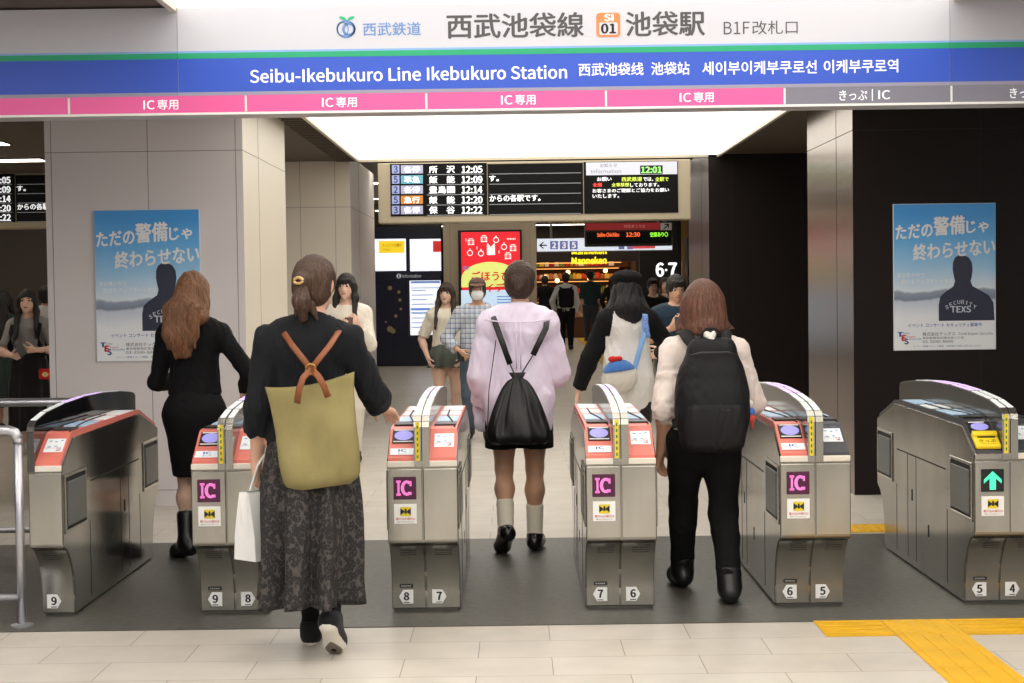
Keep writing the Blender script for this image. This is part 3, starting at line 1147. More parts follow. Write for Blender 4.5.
def spine(root, x0, x1, tape, glossy):
    """one half of the arched fin that carries the barrier lights."""
    P = [(-.006, .700), (-.006, .880), (.002, .905), (.03, .926), (.2, .954), (.5, .974), (.85, .984), (1.2, .980), (1.55, .964), (1.78, .945), (1.86, .932), (1.885, .91), (1.885, .80), (1.7, .80), (.25, .83), (.1, .77)]
    o = MB().prism(P, x0, x1, 'x').build('fin', [BLACKG if glossy else GREYG], root)
    top = [(p, z) for p, z in P[:12]]
    edge = MB()
    for (p, z), (q, w) in zip(top, top[1:]):
        dx, dz = q - p, w - z
        L = math.hypot(dx, dz)
        nx, nz = -dz / L * .005, dx / L * .005
        edge.prism([(p, z), (q, w), (q + nx, w + nz), (p + nx, z + nz)], x0 - .001, x1 + .001, 'x')
    edge.build('fin_edge', STEEL if not glossy else GREYG, o)
    # lamp strips on the arch
    for i, (a, b) in enumerate(((4, 5), (5, 6), (6, 7), (7, 8), (3, 4))):
        (p, z), (q, w) = P[a], P[b]
        p2, z2, q2, w2 = p + (q - p) * .06, z + (w - z) * .06, q - (q - p) * .06, w - (w - z) * .06
        MB().prism([(p2, z2 + .004), (q2, w2 + .004), (q2, w2 + .0075), (p2, z2 + .0075)], x0 + .003, x1 - .003, 'x').build('fin_lamp', PURPLE if i in (1, 2) else PAPER, o)
    if tape:
        t = MB().box((x0 + x1) / 2 - .009, (x0 + x1) / 2 + .009, -.0125, -.0105, .728, .905).build('yellow_tape', YEL, o)
        mb = MB()
        for k in range(6):
            z = .740 + k * .027
            mb.box((x0 + x1) / 2 - .0035, (x0 + x1) / 2 + .0035, -.0132, -.0126, z, z + .014)
        mb.build('tape_print', mat('green_ink', (90, 120, 40), .6), t)


def gate(x, W, halves, label, glossy=False, flaps=(1, -1)):
    """halves: list of (x0, x1, isleft, number, role, tone) in the gate's own space; the fin sits on the seam."""
    root = thing('ticket_gate', label, 'ticket gate', (x, GY, 0))
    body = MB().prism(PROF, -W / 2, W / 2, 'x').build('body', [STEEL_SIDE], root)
    bv = body.modifiers.new('edge', 'BEVEL')
    bv.width, bv.segments, bv.limit_method, bv.angle_limit = .006, 2, 'ANGLE', math.radians(50)
    MB().box(-W / 2 + .012, W / 2 - .012, .185, 1.715, 0, .016).build('base', STEEL_DARK, root)
    mb = MB()
    for s in (-1, 1):
        xx = s * W / 2
        a, b = min(xx, xx + s * .0012), max(xx, xx + s * .0012)
        mb.box(a, b, .47, 1.43, .598, .605)
        mb.box(a, b, .445, .449, .05, .41)
        mb.box(a, b, 1.03, 1.034, .05, .598)
        mb.box(a, b, 1.20, 1.204, .05, .598)
        mb.box(a, b, 1.44, 1.444, .05, .41)
        mb.box(a, b, 1.10, 1.125, .36, .42)
        mb.box(a, b, .78, .80, .22, .28)
    mb.build('side_seams', SEAM, root)
    for s in flaps:
        flap(root, s, W, .045, .37, .425, .665)
        flap(root, s, W, 1.54, 1.86, .425, .665)
    for h in halves:
        half_front(root, h[0], h[1], h[2], h[3], h[4])
        if h[2]:
            console(root, h[0] + .006, h[1] - .034, h[4], h[5])
            spine(root, h[1] - .034, h[1] - .003, True, glossy)
        else:
            console(root, h[0] + .034, h[1] - .006, h[4], h[5])
            spine(root, h[0] + .003, h[0] + .034, False, glossy)
    return root


W2 = .322
H2 = W2 / 2
gate(-1.328, W2, [(-H2, 0, True, 9, 'reader', 'red'), (0, H2, False, 8, 'notice', 'red')], 'steel ticket gate marked 9 and 8, partly behind the woman carrying the paper bag')
gate(-.434, W2, [(-H2, 0, True, 8, 'reader', 'red'), (0, H2, False, 7, 'notice', 'red')], 'steel ticket gate marked 8 and 7, between the olive backpack and the lilac shirt')
gate(.472, W2, [(-H2, 0, True, 7, 'reader', 'red'), (0, H2, False, 6, 'notice', 'red')], 'steel ticket gate marked 7 and 6, in front of the beret wearer')
gate(1.357, W2, [(-H2, 0, True, 6, 'reader', 'red'), (0, H2, False, 5, 'notice', 'dark')], 'double ticket gate numbered 6 and 5, its console half red and half charcoal')
gate(2.242, W2, [(-H2, 0, True, 5, 'slot', 'dark'), (0, H2, False, 4, 'notice', 'dark')], 'double ticket gate numbered 5 and 4 with green arrow display and yellow ticket slot')
gate(-2.155, .156, [(-.078, .078, False, 9, 'notice', 'red')], 'narrow single ticket gate numbered 9 with a black glossy fin, beside the steel railing', glossy=True)


# ------------------------------------------------------------------ steel railings by the single gate
def railing(x0, x1, y, h, zl, label, posts):
    r = thing('railing', label, 'railing', (x0, y, 0))
    L = x1 - x0
    MB().tube([(L, 0, h - .06), (L, 0, h - .03), (L - .012, 0, h - .012), (L - .04, 0, h), (L - .3, 0, h), (0, 0, h)][::-1], .024, 14).build('top_rail', RAILS, r, smooth='all')
    MB().tube([(0, 0, zl), (L, 0, zl)], .017, 12).build('lower_rail', RAILS, r, smooth='all')
    for p in posts:
        po = MB().tube([(p - x0, 0, .012), (p - x0, 0, h - .02)], .02, 14).build('post', RAILS, r, smooth='all')
        MB().lathe([(.05, 0), (.05, .01), (.024, .016)], 20, (p - x0, 0, 0)).build('foot_plate', RAILS, po, smooth=True)


railing(-4.6, -2.262, 7.0, .895, .135, 'steel pipe railing nearest the viewer, ending in front of the single gate', (-2.262, -3.4, -4.5))
railing(-5.2, -2.262, 8.86, .895, .16, 'steel pipe railing farther back, running up to the rear of the single gate', (-2.56, -2.67, -3.7, -5.0))


# ------------------------------------------------------------------ the station sign over the gates
YS = 7.74
sg = thing('station_sign', 'long white, green and blue station name sign hanging over the ticket gates', 'sign', (0, YS, 2.396))
OFF = Vector((0, YS, 2.396))
swh = mat('sign_white', (196, 196, 206), 0.4)
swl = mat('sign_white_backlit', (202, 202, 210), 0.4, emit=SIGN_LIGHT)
def band(x0, x1, v0, v1, name, m, th=.004):
    z1, z0 = at(515, v0, YS).z - 2.396, at(515, v1, YS).z - 2.396
    return MB().box(x0, x1, -th, .0, z0, z1).build(name, m, sg)
SX0, SX1, SXA, SXB = -3.6, 3.6, -1.66, 2.175
zt = at(515, 3.0, YS).z - 2.396
MB().box(SX0, SX1, 0.0005, .26, .004, zt, .004, 1).build('sign_box', mat('sign_casing', (190, 188, 190), .4), sg)
def emits(name, rgb, e):
    return mat(name, rgb, .4, emit=e)
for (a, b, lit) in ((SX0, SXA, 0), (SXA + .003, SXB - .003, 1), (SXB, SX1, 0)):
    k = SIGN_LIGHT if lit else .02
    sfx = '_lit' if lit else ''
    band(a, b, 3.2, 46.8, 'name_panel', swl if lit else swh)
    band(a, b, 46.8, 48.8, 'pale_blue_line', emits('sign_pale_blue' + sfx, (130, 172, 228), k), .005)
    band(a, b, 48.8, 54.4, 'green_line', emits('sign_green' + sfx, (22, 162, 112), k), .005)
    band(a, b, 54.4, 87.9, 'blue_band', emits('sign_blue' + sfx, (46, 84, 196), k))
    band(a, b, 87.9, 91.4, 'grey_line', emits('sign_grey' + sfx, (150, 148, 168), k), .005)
pk = emits('sign_pink', (232, 92, 158), .10)
gy = emits('sign_lane_grey', (128, 126, 140), .05)
div = [-3.6, -2.205, -1.325, -.428, .465, 1.352, 2.18, 3.1, 3.6]
for a, b in zip(div, div[1:]):
    band(a + .006, b - .006, 91.4, 108.3, 'lane_strip', pk if b < 1.5 else gy)
band(SX0, SX1, 108.3, 110.6, 'bottom_trim', WHITE, .006)
for d in div[1:-1]:
    z1, z0 = at(515, 92.2, YS).z - 2.396, at(515, 107.6, YS).z - 2.396
    MB().box(d - .005, d + .005, -.005, 0, z0, z1).build('lane_divider', WHITE, sg)
ink = mat('sign_ink', (84, 82, 84), .6)
sblue = mat('sign_blue_ink', (104, 146, 206), .6)
def signtext(body, u0, v0, u1, v1, m, bold=0.0, dy=.0055):
    mb = MB()
    vm = (v0 + v1) / 2 - .0135 * ((u0 + u1) / 2 - 515)
    letters_into(mb, body, at(u0, vm, YS).x, at(u1, vm, YS).x, at(515, v1, YS).z - 2.396, at(515, v0, YS).z - 2.396, -dy, bold)
    return mb.build('lettering', m, sg)
signtext('西武鉄道', 363, 20.6, 421, 34.2, sblue, .012)
signtext('西武池袋線', 446.5, 13, 584, 38.2, ink, .022)
signtext('池袋駅', 625.5, 13.4, 705, 38.6, ink, .022)
signtext('B1F', 723.5, 25, 749.5, 37.4, ink, .0)
signtext('改札口', 752, 24.3, 797.5, 38, ink, .0)
wl = emits('sign_white_ink', (244, 244, 250), .30)
signtext('Seibu-Ikebukuro Line', 250, 65.5, 421, 79.5, wl, .014)
signtext('Ikebukuro Station', 427, 65.5, 567, 79.5, wl, .014)
signtext('西武池袋线', 578.5, 64.2, 643.5, 77.2, wl, .014)
signtext('池袋站', 651, 64.2, 689.5, 77.2, wl, .014)
signtext('세이부이케부쿠로선', 702, 64.4, 816.5, 77.9, wl, .016)
signtext('이케부쿠로역', 823.5, 64.4, 898, 77.9, wl, .016)
for u0, u1 in ((143.5, 178.5), (322, 357), (501, 535.5), (679.5, 713.5)):
    signtext('IC', u0, 95.3, u0 + 11.5, 104.6, wl, .012)
    signtext('専用', u0 + 14, 94.7, u1, 105, wl, .012)
for u0 in (839, 1009.5):
    signtext('きっぷ', u0, 95, u0 + 28, 105.2, wl, .012)
    signtext('|', u0 + 32.6, 94, u0 + 33.6, 106, wl)
    signtext('IC', u0 + 39, 95.4, u0 + 51, 104.6, wl, .012)
# the round company mark with two leaves
mk = MB()
def ring_at(u, v, r0, r1, sx=1.0):
    c = at(u, v, YS)
    s = YS / FPX
    n = 28
    for i in range(n):
        a, b = 2 * math.pi * i / n, 2 * math.pi * (i + 1) / n
        mk.prism([(c.x + r * s * sx * math.cos(t), c.z + r * s * math.sin(t) - 2.396) for r, t in ((r0, a), (r1, a), (r1, b), (r0, b))], -.0075, -.0045, 'y')
ring_at(346, 29.2, 7.4, 8.8, 1.08)
ring_at(349, 29.4, 4.4, 7.0, .95)
ring_at(343, 29.2, 6.2, 7.2, .8)
mk.build('company_mark', sblue, sg)
mk = MB()
for s in (-1, 1):
    c = at(347, 20.5, YS)
    k = YS / FPX
    pts = [(0, 0), (2.5, 3.2), (6.5, 4.2), (8, 3), (5, .6)]
    mk.prism([(c.x + s * a * k, c.z + b * k - 2.396) for a, b in pts][::s], -.0075, -.0045, 'y')
mk.build('mark_leaves', emits('leaf_green', (30, 170, 120), .2), sg)
# the line badge SI 01
bd = MB()
a, b = at(596.5, 37.2, YS), at(620, 12.8, YS)
bd.prism(rect_round(a.x, b.x, a.z - 2.396, b.z - 2.396, .018), -.007, -.0045, 'y')
bdo = bd.build('line_badge', emits('badge_orange', (240, 128, 72), .15), sg)
bd = MB()
a, b = at(599.3, 35.2, YS), at(617.4, 22.6, YS)
bd.prism(rect_round(a.x, b.x, a.z - 2.396, b.z - 2.396, .008), -.008, -.0068, 'y')
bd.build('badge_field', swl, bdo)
bd = MB()
plet(bd, 'SI', 604, 14.2, 613.5, 21.5, YS, .03, 0, .0078, OFF)
bd.build('lettering', wl, bdo)
bd = MB()
plet(bd, '01', 600.8, 23.6, 616, 34, YS, .03, 0, .009, OFF)
bd.build('lettering', INK, bdo)
# hangers from the ceiling
mb = MB()
for x in (-2.9, -1.2, .3, 1.8, 3.0):
    mb.box(x - .02, x + .02, .1, .14, zt - .01, ZC - 2.396 + .0)
mb.build('hangers', STEEL_DARK, sg)
struct(MB().box(SX0 - 8, LX0 - .05, 7.90, 8.06, 2.86, ZC).box(LX1 + .05, SX1 + 8, 7.90, 8.06, 2.86, ZC).build('trim_2', mat('ceiling_edge', (84, 74, 64), .5)))


# ------------------------------------------------------------------ departure boards
YB = 16.6
bz = 2.23
bo = Vector((0, YB, bz))
dep = thing('departure_board', 'hanging black departure board showing five trains, under the end of the luminous ceiling', 'departure board', (0, YB, bz))
cas = mat('board_casing', (186, 172, 146), .45)
led = mat('board_white_led', (240, 240, 240), .5, emit=.9)
c0, c1 = at(378.5, 222.5, YB), at(690.5, 161.5, YB)
MB().box(c0.x, c1.x, .0, .30, 0.0, .64, .01, 2).build('casing', cas, dep)
def scr(u0, v0, u1, v1, name, m, dy=.0, th=.01):
    mb = MB()
    pbox(mb, u0, v0, u1, v1, YB, th, dy, off=bo)
    return mb.build(name, m, dep)
s1 = scr(390.5, 163.5, 487, 215.8, 'screen', SCREENK)
s2 = scr(488, 163.5, 583, 214.6, 'screen', SCREENK)
s3 = scr(584, 161.5, 678, 213.2, 'screen', SCREENK)
rows = [('3', '各停', (200, 200, 232), '所　沢', '12:05'), ('5', '準急', (118, 196, 222), '飯　能', '12:09'), ('2', '各停', (200, 200, 232), '豊島園', '12:14'), ('5', '急行', (242, 150, 52), '飯　能', '12:20'), ('3', '各停', (200, 200, 232), '保　谷', '12:22')]
lines = MB()
for i, (pf, ty_, tc_, dest, tm) in enumerate(rows):
    v = 165.2 + i * 10.15
    k = MB()
    pbox(k, 392, v, 399.5, v + 8.4, YB, .004, .010, off=bo)
    k.build('platform_cell', mat('led_lilac', (150, 160, 208), .5, emit=.35), s1)
    k = MB()
    pbox(k, 401, v, 423, v + 8.4, YB, .004, .010, off=bo)
    k.build('type_cell', mat('led_type_%d' % tc_[2], [int(q * .86) for q in tc_], .5, emit=.3), s1)
    k = MB()
    plet(k, pf, 393.8, v + .9, 397.8, v + 7.6, YB, .02, 0, .0155, bo)
    k.build('lettering', mat('led_navy', (40, 50, 110), .5), s1)
    k = MB()
    plet(k, ty_, 404, v + 1, 420, v + 7.6, YB, .02, 0, .0155, bo)
    k.build('lettering', led, s1)
    k = MB()
    plet(k, dest, 429, v + .6, 455, v + 8, YB, .03, 0, .0115, bo)
    plet(k, tm, 461.5, v + .6, 482.5, v + 8, YB, .03, 0, .0115, bo)
    k.build('lettering', led, s1)
    pbox(lines, 427, v + 8.9, 484, v + 9.5, YB, .002, .010, off=bo)
    pbox(lines, 489.5, v + 8.0, 581, v + 8.6, YB, .002, .010, off=bo)
lines.build('row_lines', mat('led_rule', (150, 152, 156), .5, emit=.3), s2)
k = MB()
plet(k, 'す。', 489, 175.5, 499, 181.5, YB, .03, 0, .0115, bo)
plet(k, 'からの各駅です。', 489.5, 194.6, 540.5, 201.6, YB, .03, 0, .0115, bo)
k.build('lettering', led, s2)
k = MB()
pbox(k, 586, 162, 677, 174.8, YB, .004, .010, off=bo)
hd = k.build('header', mat('led_header', (206, 208, 220), .5, emit=.35), s3)
k = MB()
pbox(k, 640, 165.5, 662.5, 174, YB, .003, .014, off=bo)
k.build('clock_field', BLACK, hd)
k = MB()
plet(k, '12:01', 641, 166.6, 661.5, 173.2, YB, .03, 0, .0185, bo)
k.build('clock', mat('led_green', (150, 240, 120), .5, emit=.9), hd)
k = MB()
plet(k, 'お知らせ', 600, 163.5, 617, 167.5, YB, .0, 0, .0145, bo)
plet(k, 'Information', 591, 169.3, 621, 173.3, YB, .0, 0, .0145, bo)
k.build('lettering', mat('led_grey_ink', (130, 130, 150), .5), hd)
ly = mat('led_yellow', (206, 226, 84), .5, emit=.8)
lr = mat('led_red', (236, 70, 60), .5, emit=.8)
for body, u0, v0, u1, v1, m in (('お願い', 597, 177.2, 611.5, 181.2, led), ('西武鉄道', 621.5, 177, 642, 181.4, ly), ('では、', 643, 177.2, 653, 181.2, led), ('全駅で', 655, 177, 668.5, 181.4, ly),
                                ('全面', 592.5, 182.8, 602, 186.8, lr), ('全車禁煙', 611.5, 182.8, 629, 186.8, ly), ('しております。', 630, 183, 659, 186.8, led),
                                ('お客さまのご理解とご協力をお願い', 592.5, 188.4, 669, 192.4, led), ('いたします。', 592.5, 194, 619, 198, led)):
    k = MB()
    plet(k, body, u0, v0, u1, v1, YB, .02, 0, .0115, bo)
    k.build('lettering', m, s3)
d2 = copy_tree(dep)
d2.location = (at(16, 200, 18).x - at(488, 200, YB).x, 18.0, 2.29)
d2['label'] = 'black departure board in the dark side hall, cut off by the column with the poster'


# ------------------------------------------------------------------ security posters on the columns
def poster(cx, y, z0, w, h, label, cut=False):
    p = thing('poster', label, 'poster', (cx, y, z0))
    x0, x1 = -w / 2, w / 2
    X = lambda r: x0 + r * w
    Z = lambda r: h * (1 - r)
    MB().box(x0, x1, -.014, 0, 0, h, .002, 1).build('board', mat('poster_edge', (214, 218, 224), .4), p)
    m, nt, b = nodes_of('poster_sky_print', (120, 170, 220), .35)
    if not b.inputs['Base Color'].links:
        tc = nt.nodes.new('ShaderNodeTexCoord')
        sep = nt.nodes.new('ShaderNodeSeparateXYZ')
        nt.links.new(tc.outputs['Generated'], sep.inputs[0])
        n = nt.nodes.new('ShaderNodeTexNoise')
        n.inputs['Scale'].default_value = 3.0
        n.inputs['Detail'].default_value = 5
        nt.links.new(tc.outputs['Generated'], n.inputs[0])
        ma = nt.nodes.new('ShaderNodeMath')
        ma.operation = 'MULTIPLY_ADD'
        nt.links.new(n.outputs[0], ma.inputs[0])
        ma.inputs[1].default_value = .12
        nt.links.new(sep.outputs['Z'], ma.inputs[2])
        out = ramp(nt, ma.outputs[0], [(0.0, (248, 250, 252)), (.28, (240, 244, 250)), (.395, (206, 216, 232)), (.41, (128, 140, 160)), (.455, (150, 162, 182)), (.47, (226, 238, 250)), (.62, (164, 212, 248)), (.82, (104, 186, 246)), (1.0, (66, 160, 236))])
        nt.links.new(out, b.inputs['Base Color'])
    MB().box(x0 + .004, x1 - .004, -.0155, -.0138, .004, h - .004).build('print', m, p)
    navy = mat('poster_navy', (30, 34, 62), .4)
    k = MB()
    pts = [(.44, .80), (.44, .69), (.455, .635), (.50, .605), (.585, .565), (.60, .53), (.59, .50), (.578, .455), (.58, .405), (.60, .37), (.64, .352), (.69, .352), (.735, .37), (.765, .405), (.772, .455), (.762, .505), (.752, .53), (.77, .565), (.86, .60), (.93, .63), (.975, .68), (.985, .80)]
    k.prism([(X(a), Z(b_)) for a, b_ in pts], -.0165, -.0154, 'y')
    k.build('guard_silhouette', navy, p)
    wt = mat('poster_white', (244, 246, 250), .4)
    k = MB()
    letters_into(k, 'ただの', X(.02), X(.385), Z(.245), Z(.145), -.0175, .035, slant=.07)
    letters_into(k, '警備', X(.39), X(.70), Z(.222), Z(.09), -.0175, .035, slant=.05)
    letters_into(k, 'じゃ', X(.71), X(.93), Z(.208), Z(.12), -.0175, .035, slant=.06)
    letters_into(k, '終わらせない', X(.19), X(.995), Z(.392), Z(.275), -.0175, .035, slant=.07)
    k.build('lettering', wt, p)
    k = MB()
    letters_into(k, '非日常の中で', X(.035), X(.30), Z(.50), Z(.47), -.0175, .01)
    letters_into(k, '自分をアップデートする', X(.08), X(.58), Z(.545), Z(.512), -.0175, .01)
    k.build('lettering', wt, p)
    k = MB()
    for i, ch in enumerate('SECURITY'):
        t = (i - 3.5) / 3.5
        cxr, czr = .655 + .135 * t, .672 + .035 * t * t
        a = -t * .34
        R = Matrix.Translation((X(cxr), 0, Z(czr))) @ Matrix.Rotation(-a, 4, 'Y')
        hwid = .003 if ch == 'I' else .0105
        letters_into(k, ch, -hwid, hwid, -.014, .014, -.0178, .01, M=R)
    letters_into(k, 'TEXS', X(.555), X(.755), Z(.745), Z(.70), -.0178, .02)
    k.build('lettering', mat('poster_pale', (206, 214, 228), .4), p)
    k = MB()
    letters_into(k, 'イベント コンサート セキュリティ募集中', X(.14), X(.86), Z(.842), Z(.815), -.0165, .01)
    letters_into(k, 'イベント警備スタッフ募集　お気軽にお問い合わせください', X(.19), X(.86), Z(.978), Z(.966), -.0165)
    k.build('lettering', mat('poster_blue_ink', (60, 100, 170), .5), p)
    k = MB()
    letters_into(k, '株式会社テックス', X(.28), X(.60), Z(.902), Z(.876), -.0165)
    letters_into(k, 'Total Expert Security', X(.63), X(.97), Z(.902), Z(.880), -.0165)
    letters_into(k, '東京都豊島区南池袋二丁目', X(.28), X(.68), Z(.924), Z(.908), -.0165)
    letters_into(k, '03-3590-8840', X(.28), X(.58), Z(.950), Z(.932), -.0165)
    k.build('lettering', mat('poster_grey_ink', (70, 70, 76), .5), p)
    k = MB()
    letters_into(k, 'T', X(.035), X(.09), Z(.905), Z(.872), -.0165, .05)
    letters_into(k, 'S', X(.10), X(.145), Z(.958), Z(.916), -.0165, .05)
    letters_into(k, 'Total', X(.09), X(.15), Z(.888), Z(.876), -.0165)
    letters_into(k, 'Security', X(.15), X(.27), Z(.93), Z(.914), -.0165)
    k.build('company_logo', mat('logo_blue', (40, 70, 150), .5), p)
    k = MB()
    letters_into(k, 'E', X(.075), X(.125), Z(.935), Z(.893), -.0168, .05)
    letters_into(k, 'Expert', X(.13), X(.21), Z(.915), Z(.899), -.0165)
    k.build('company_logo', REDINK, p)
    return p


poster(at(148.5, 285, 10.95).x, 10.947, at(148.5, 361, 10.95).z, .745, 1.068, 'blue security recruiting poster on the pale column, partly behind the long-haired woman in black')
poster(at(944, 277, 11.05).x, 11.047, at(944, 350, 11.05).z, .728, 1.042, 'blue security recruiting poster on the dark brown column')
# ------------------------------------------------------------------ the far hall: information wall, advert pillar, shops
YI = 29.0
ip = at(411, 366, YI)
info = thing('information_board', 'dark blue information wall with four screens beside the far pale column', 'information board', (at(411, 300, YI).x, YI, .1))
io = Vector((at(411, 300, YI).x, YI, .1))
navyp = mat('info_navy', (26, 32, 56), .3)
MB().box(-1.15, .585, .0, .25, .0, 2.62, .01, 1).build('cabinet', navyp, info)
scw = mat('info_screen_white', (236, 240, 246), .3, emit=.95)
def iscr(u0, v0, u1, v1, m, name='screen', dy=.0, th=.02, par=None):
    k = MB()
    pbox(k, u0, v0, u1, v1, YI, th, dy, off=io)
    return k.build(name, m, par or info)
a1 = iscr(362, 239, 406, 271, scw)
a2 = iscr(410, 239, 441, 271, scw)
a3 = iscr(410, 280.5, 441, 335, scw)
a4 = iscr(362, 281, 408, 335, mat('info_screen_dark', (26, 28, 46), .25, emit=.15))
iscr(379, 241, 404.5, 253, mat('info_yellow', (246, 208, 40), .4, emit=.8), 'notice_band', .02, .004, a1)
k = MB()
plet(k, 'きっぷうりば案内', 383, 243.5, 401.5, 247, YI, 0, 0, .03, io)
plet(k, 'Tickets', 383, 248.5, 390, 250.5, YI, 0, 0, .03, io)
k.build('lettering', INK, a1)
iscr(433, 241, 441, 252, mat('info_red', (214, 52, 50), .4, emit=.6), 'notice_band', .02, .004, a2)
k = MB()
plet(k, 'Information', 402.5, 274.2, 421, 277.6, YI, 0, 0, .006, io)
c = at(398.8, 276, YI)
k.prism([(c.x - io.x + .045 * math.cos(t * .3142), c.z - .1 + .045 * math.sin(t * .3142)) for t in range(20)][::-1], -.006, -.003, 'y')
k.build('lettering', mat('info_pale', (214, 218, 226), .5, emit=.3), info)
k = MB()
plet(k, 'i', 398, 274, 399.6, 278, YI, .03, 0, .0075, io)
k.build('lettering', navyp, info)
mb = MB()
for v in (281, 287.5, 308, 312):
    pbox(mb, 411, v, 440, v + (2.2 if v in (281, 308) else .7), YI, .004, .02, off=io)
for i in range(9):
    pbox(mb, 412, 290 + i * 4.6, 412 + 14 + (i * 7 % 13), 290.8 + i * 4.6, YI, .004, .02, off=io)
mb.build('screen_print', mat('info_blue', (120, 150, 214), .4, emit=.5), a3)
mb = MB()
for u, v, r in ((390, 288, 2.2), (399, 292, 1.6), (400, 300, 1.6), (401, 309, 1.3), (396, 316, 1.7), (390, 329, 3), (393, 331, 2.6), (386, 322, 1.0)):
    c = at(u, v, YI)
    mb.prism([(c.x - io.x + r * YI / FPX * math.cos(t * .5236), c.z - .1 + r * YI / FPX * math.sin(t * .5236)) for t in range(12)][::-1], -.024, -.02, 'y')
mb.build('screen_print', mat('info_gold', (128, 112, 78), .4, emit=.25), a4)
# pillar with the red advert
pc_ = mat('hall_pillar', (178, 164, 144), .4)
px0, px1 = at(444, 300, 28.6).x, at(537, 300, 28.6).x
struct(MB().box(px0, px1, 28.6, 30.2, 0, 3.2).box(px0 + .12, px0 + .126, 28.595, 28.61, 0, 3.15, mi=1).box(px1 - .12, px1 - .114, 28.595, 28.61, 0, 3.15, mi=1).build('column_5', [pc_, jm]))
YA = 28.55
aa = at(490.5, 300, YA)
ad = thing('advert_screen', 'tall red and yellow green digital advert on the brown hall pillar', 'advert screen', (aa.x, YA, .28))
ao = Vector((aa.x, YA, .28))
zt = at(490, 230, YA).z - .28
MB().box(at(459, 300, YA).x - aa.x, at(522.5, 300, YA).x - aa.x, -.03, .04, 0, zt, .006, 1).build('casing', BLACK, ad)
def ascr(u0, v0, u1, v1, name, m, dy):
    k = MB()
    pbox(k, u0, v0, u1, v1, YA, .004, dy, off=ao)
    return k.build(name, m, ad)
red_l = mat('advert_red', (226, 38, 50), .3, emit=.75)
lime = mat('advert_lime', (222, 232, 128), .3, emit=.75)
sky = mat('advert_pale_blue', (196, 222, 244), .3, emit=.75)
wl2 = mat('advert_white', (250, 246, 244), .3, emit=.75)
ascr(461.5, 232, 520, 290, 'picture_red', red_l, .030)
ascr(461.5, 290, 520, 352, 'picture_blue', sky, .030)
c = at(490.5, 287, YA)
S_ = YA / FPX
dome = [(c.x - aa.x - 29 * S_, c.z - .28), (c.x - aa.x + 29 * S_, c.z - .28)] + [(c.x - aa.x + 29 * S_ * math.cos(math.pi * t / 24), c.z - .28 + (8 + 17 * math.sin(math.pi * t / 24)) * S_) for t in range(25)]
MB().prism(dome[::-1], -.038, -.0335, 'y').build('picture_dome', lime, ad)
mb = MB()
rr = random.Random(4)
for u, v, kk in ((471, 242, 0), (484, 239, 1), (496, 240, 2), (511, 239, 3), (470, 253, 2), (481, 253.5, 4), (504, 247, 2), (513, 248, 0), (508, 256, 0), (466, 240, 5), (477, 248, 5), (499, 252, 5), (491, 249, 6)):
    q = at(u, v, YA)
    X0, Z0 = q.x - aa.x, q.z - .28
    if kk in (0, 1):
        for (p0, p1, q0, q1) in ((-3, 3, 1.6, 2.2), (-3, 3, -3, -2.4), (-3, -2.4, -3, 2), (2.4, 3, -3, 2), (-1.5, -1, -2.4, 1.6), (1, 1.5, -2.4, 1.6), (-2, 2, 3, 3.6)):
            mb.box(X0 + p0 * S_, X0 + p1 * S_, -.0365, -.0335, Z0 + q0 * S_, Z0 + q1 * S_)
    elif kk == 2 or kk == 4:
        for t in range(14):
            t0, t1 = t * .4488, (t + 1) * .4488
            mb.prism([(X0 + r_ * S_ * math.cos(t_), Z0 + r_ * S_ * math.sin(t_)) for r_, t_ in ((2.2, t0), (3, t0), (3, t1), (2.2, t1))], -.0365, -.0335, 'y')
        mb.box(X0 - .4 * S_, X0 + .4 * S_, -.0365, -.0335, Z0 + 2.6 * S_, Z0 + 4.6 * S_)
    elif kk == 3:
        for t in range(6):
            mb.box(X0 + (-4 + t * 1.5) * S_, X0 + (-3.1 + t * 1.5) * S_, -.0365, -.0335, Z0 - (.8 - .2 * (t % 2)) * S_, Z0 + .8 * S_)
    elif kk == 5:
        mb.box(X0 - .3 * S_, X0 + .3 * S_, -.0365, -.0335, Z0 - 1.5 * S_, Z0 + 1.5 * S_)
    else:                                # a plain gift box
        mb.box(X0 - 4 * S_, X0 + 4 * S_, -.0365, -.0335, Z0 - 6 * S_, Z0 + 1.5 * S_)
        for s in (-1, 1):
            mb.prism([(X0, Z0 + 1.8 * S_), (X0 + s * 3.6 * S_, Z0 + 6 * S_), (X0 + s * 4.2 * S_, Z0 + 2.2 * S_)][::s], -.0365, -.0335, 'y')
mb.build('pictograms', wl2, ad)
mb = MB()
plet(mb, 'ごほうび', 471.5, 271, 511, 281, YA, .035, 0, .043, ao)
plet(mb, 'アイデア', 474, 283, 516, 292, YA, .035, 0, .043, ao)
mb.build('lettering', mat('advert_red_ink', (214, 60, 56), .3, emit=.5), ad)
mb = MB()
plet(mb, '限定', 463, 266, 470, 270, YA, .02, 0, .043, ao)
for i in range(4):
    pbox(mb, 497, 296 + i * 3, 516, 297 + i * 3, YA, .004, .036, off=ao)
mb.build('lettering', mat('advert_blue_ink', (110, 150, 210), .3, emit=.4), ad)

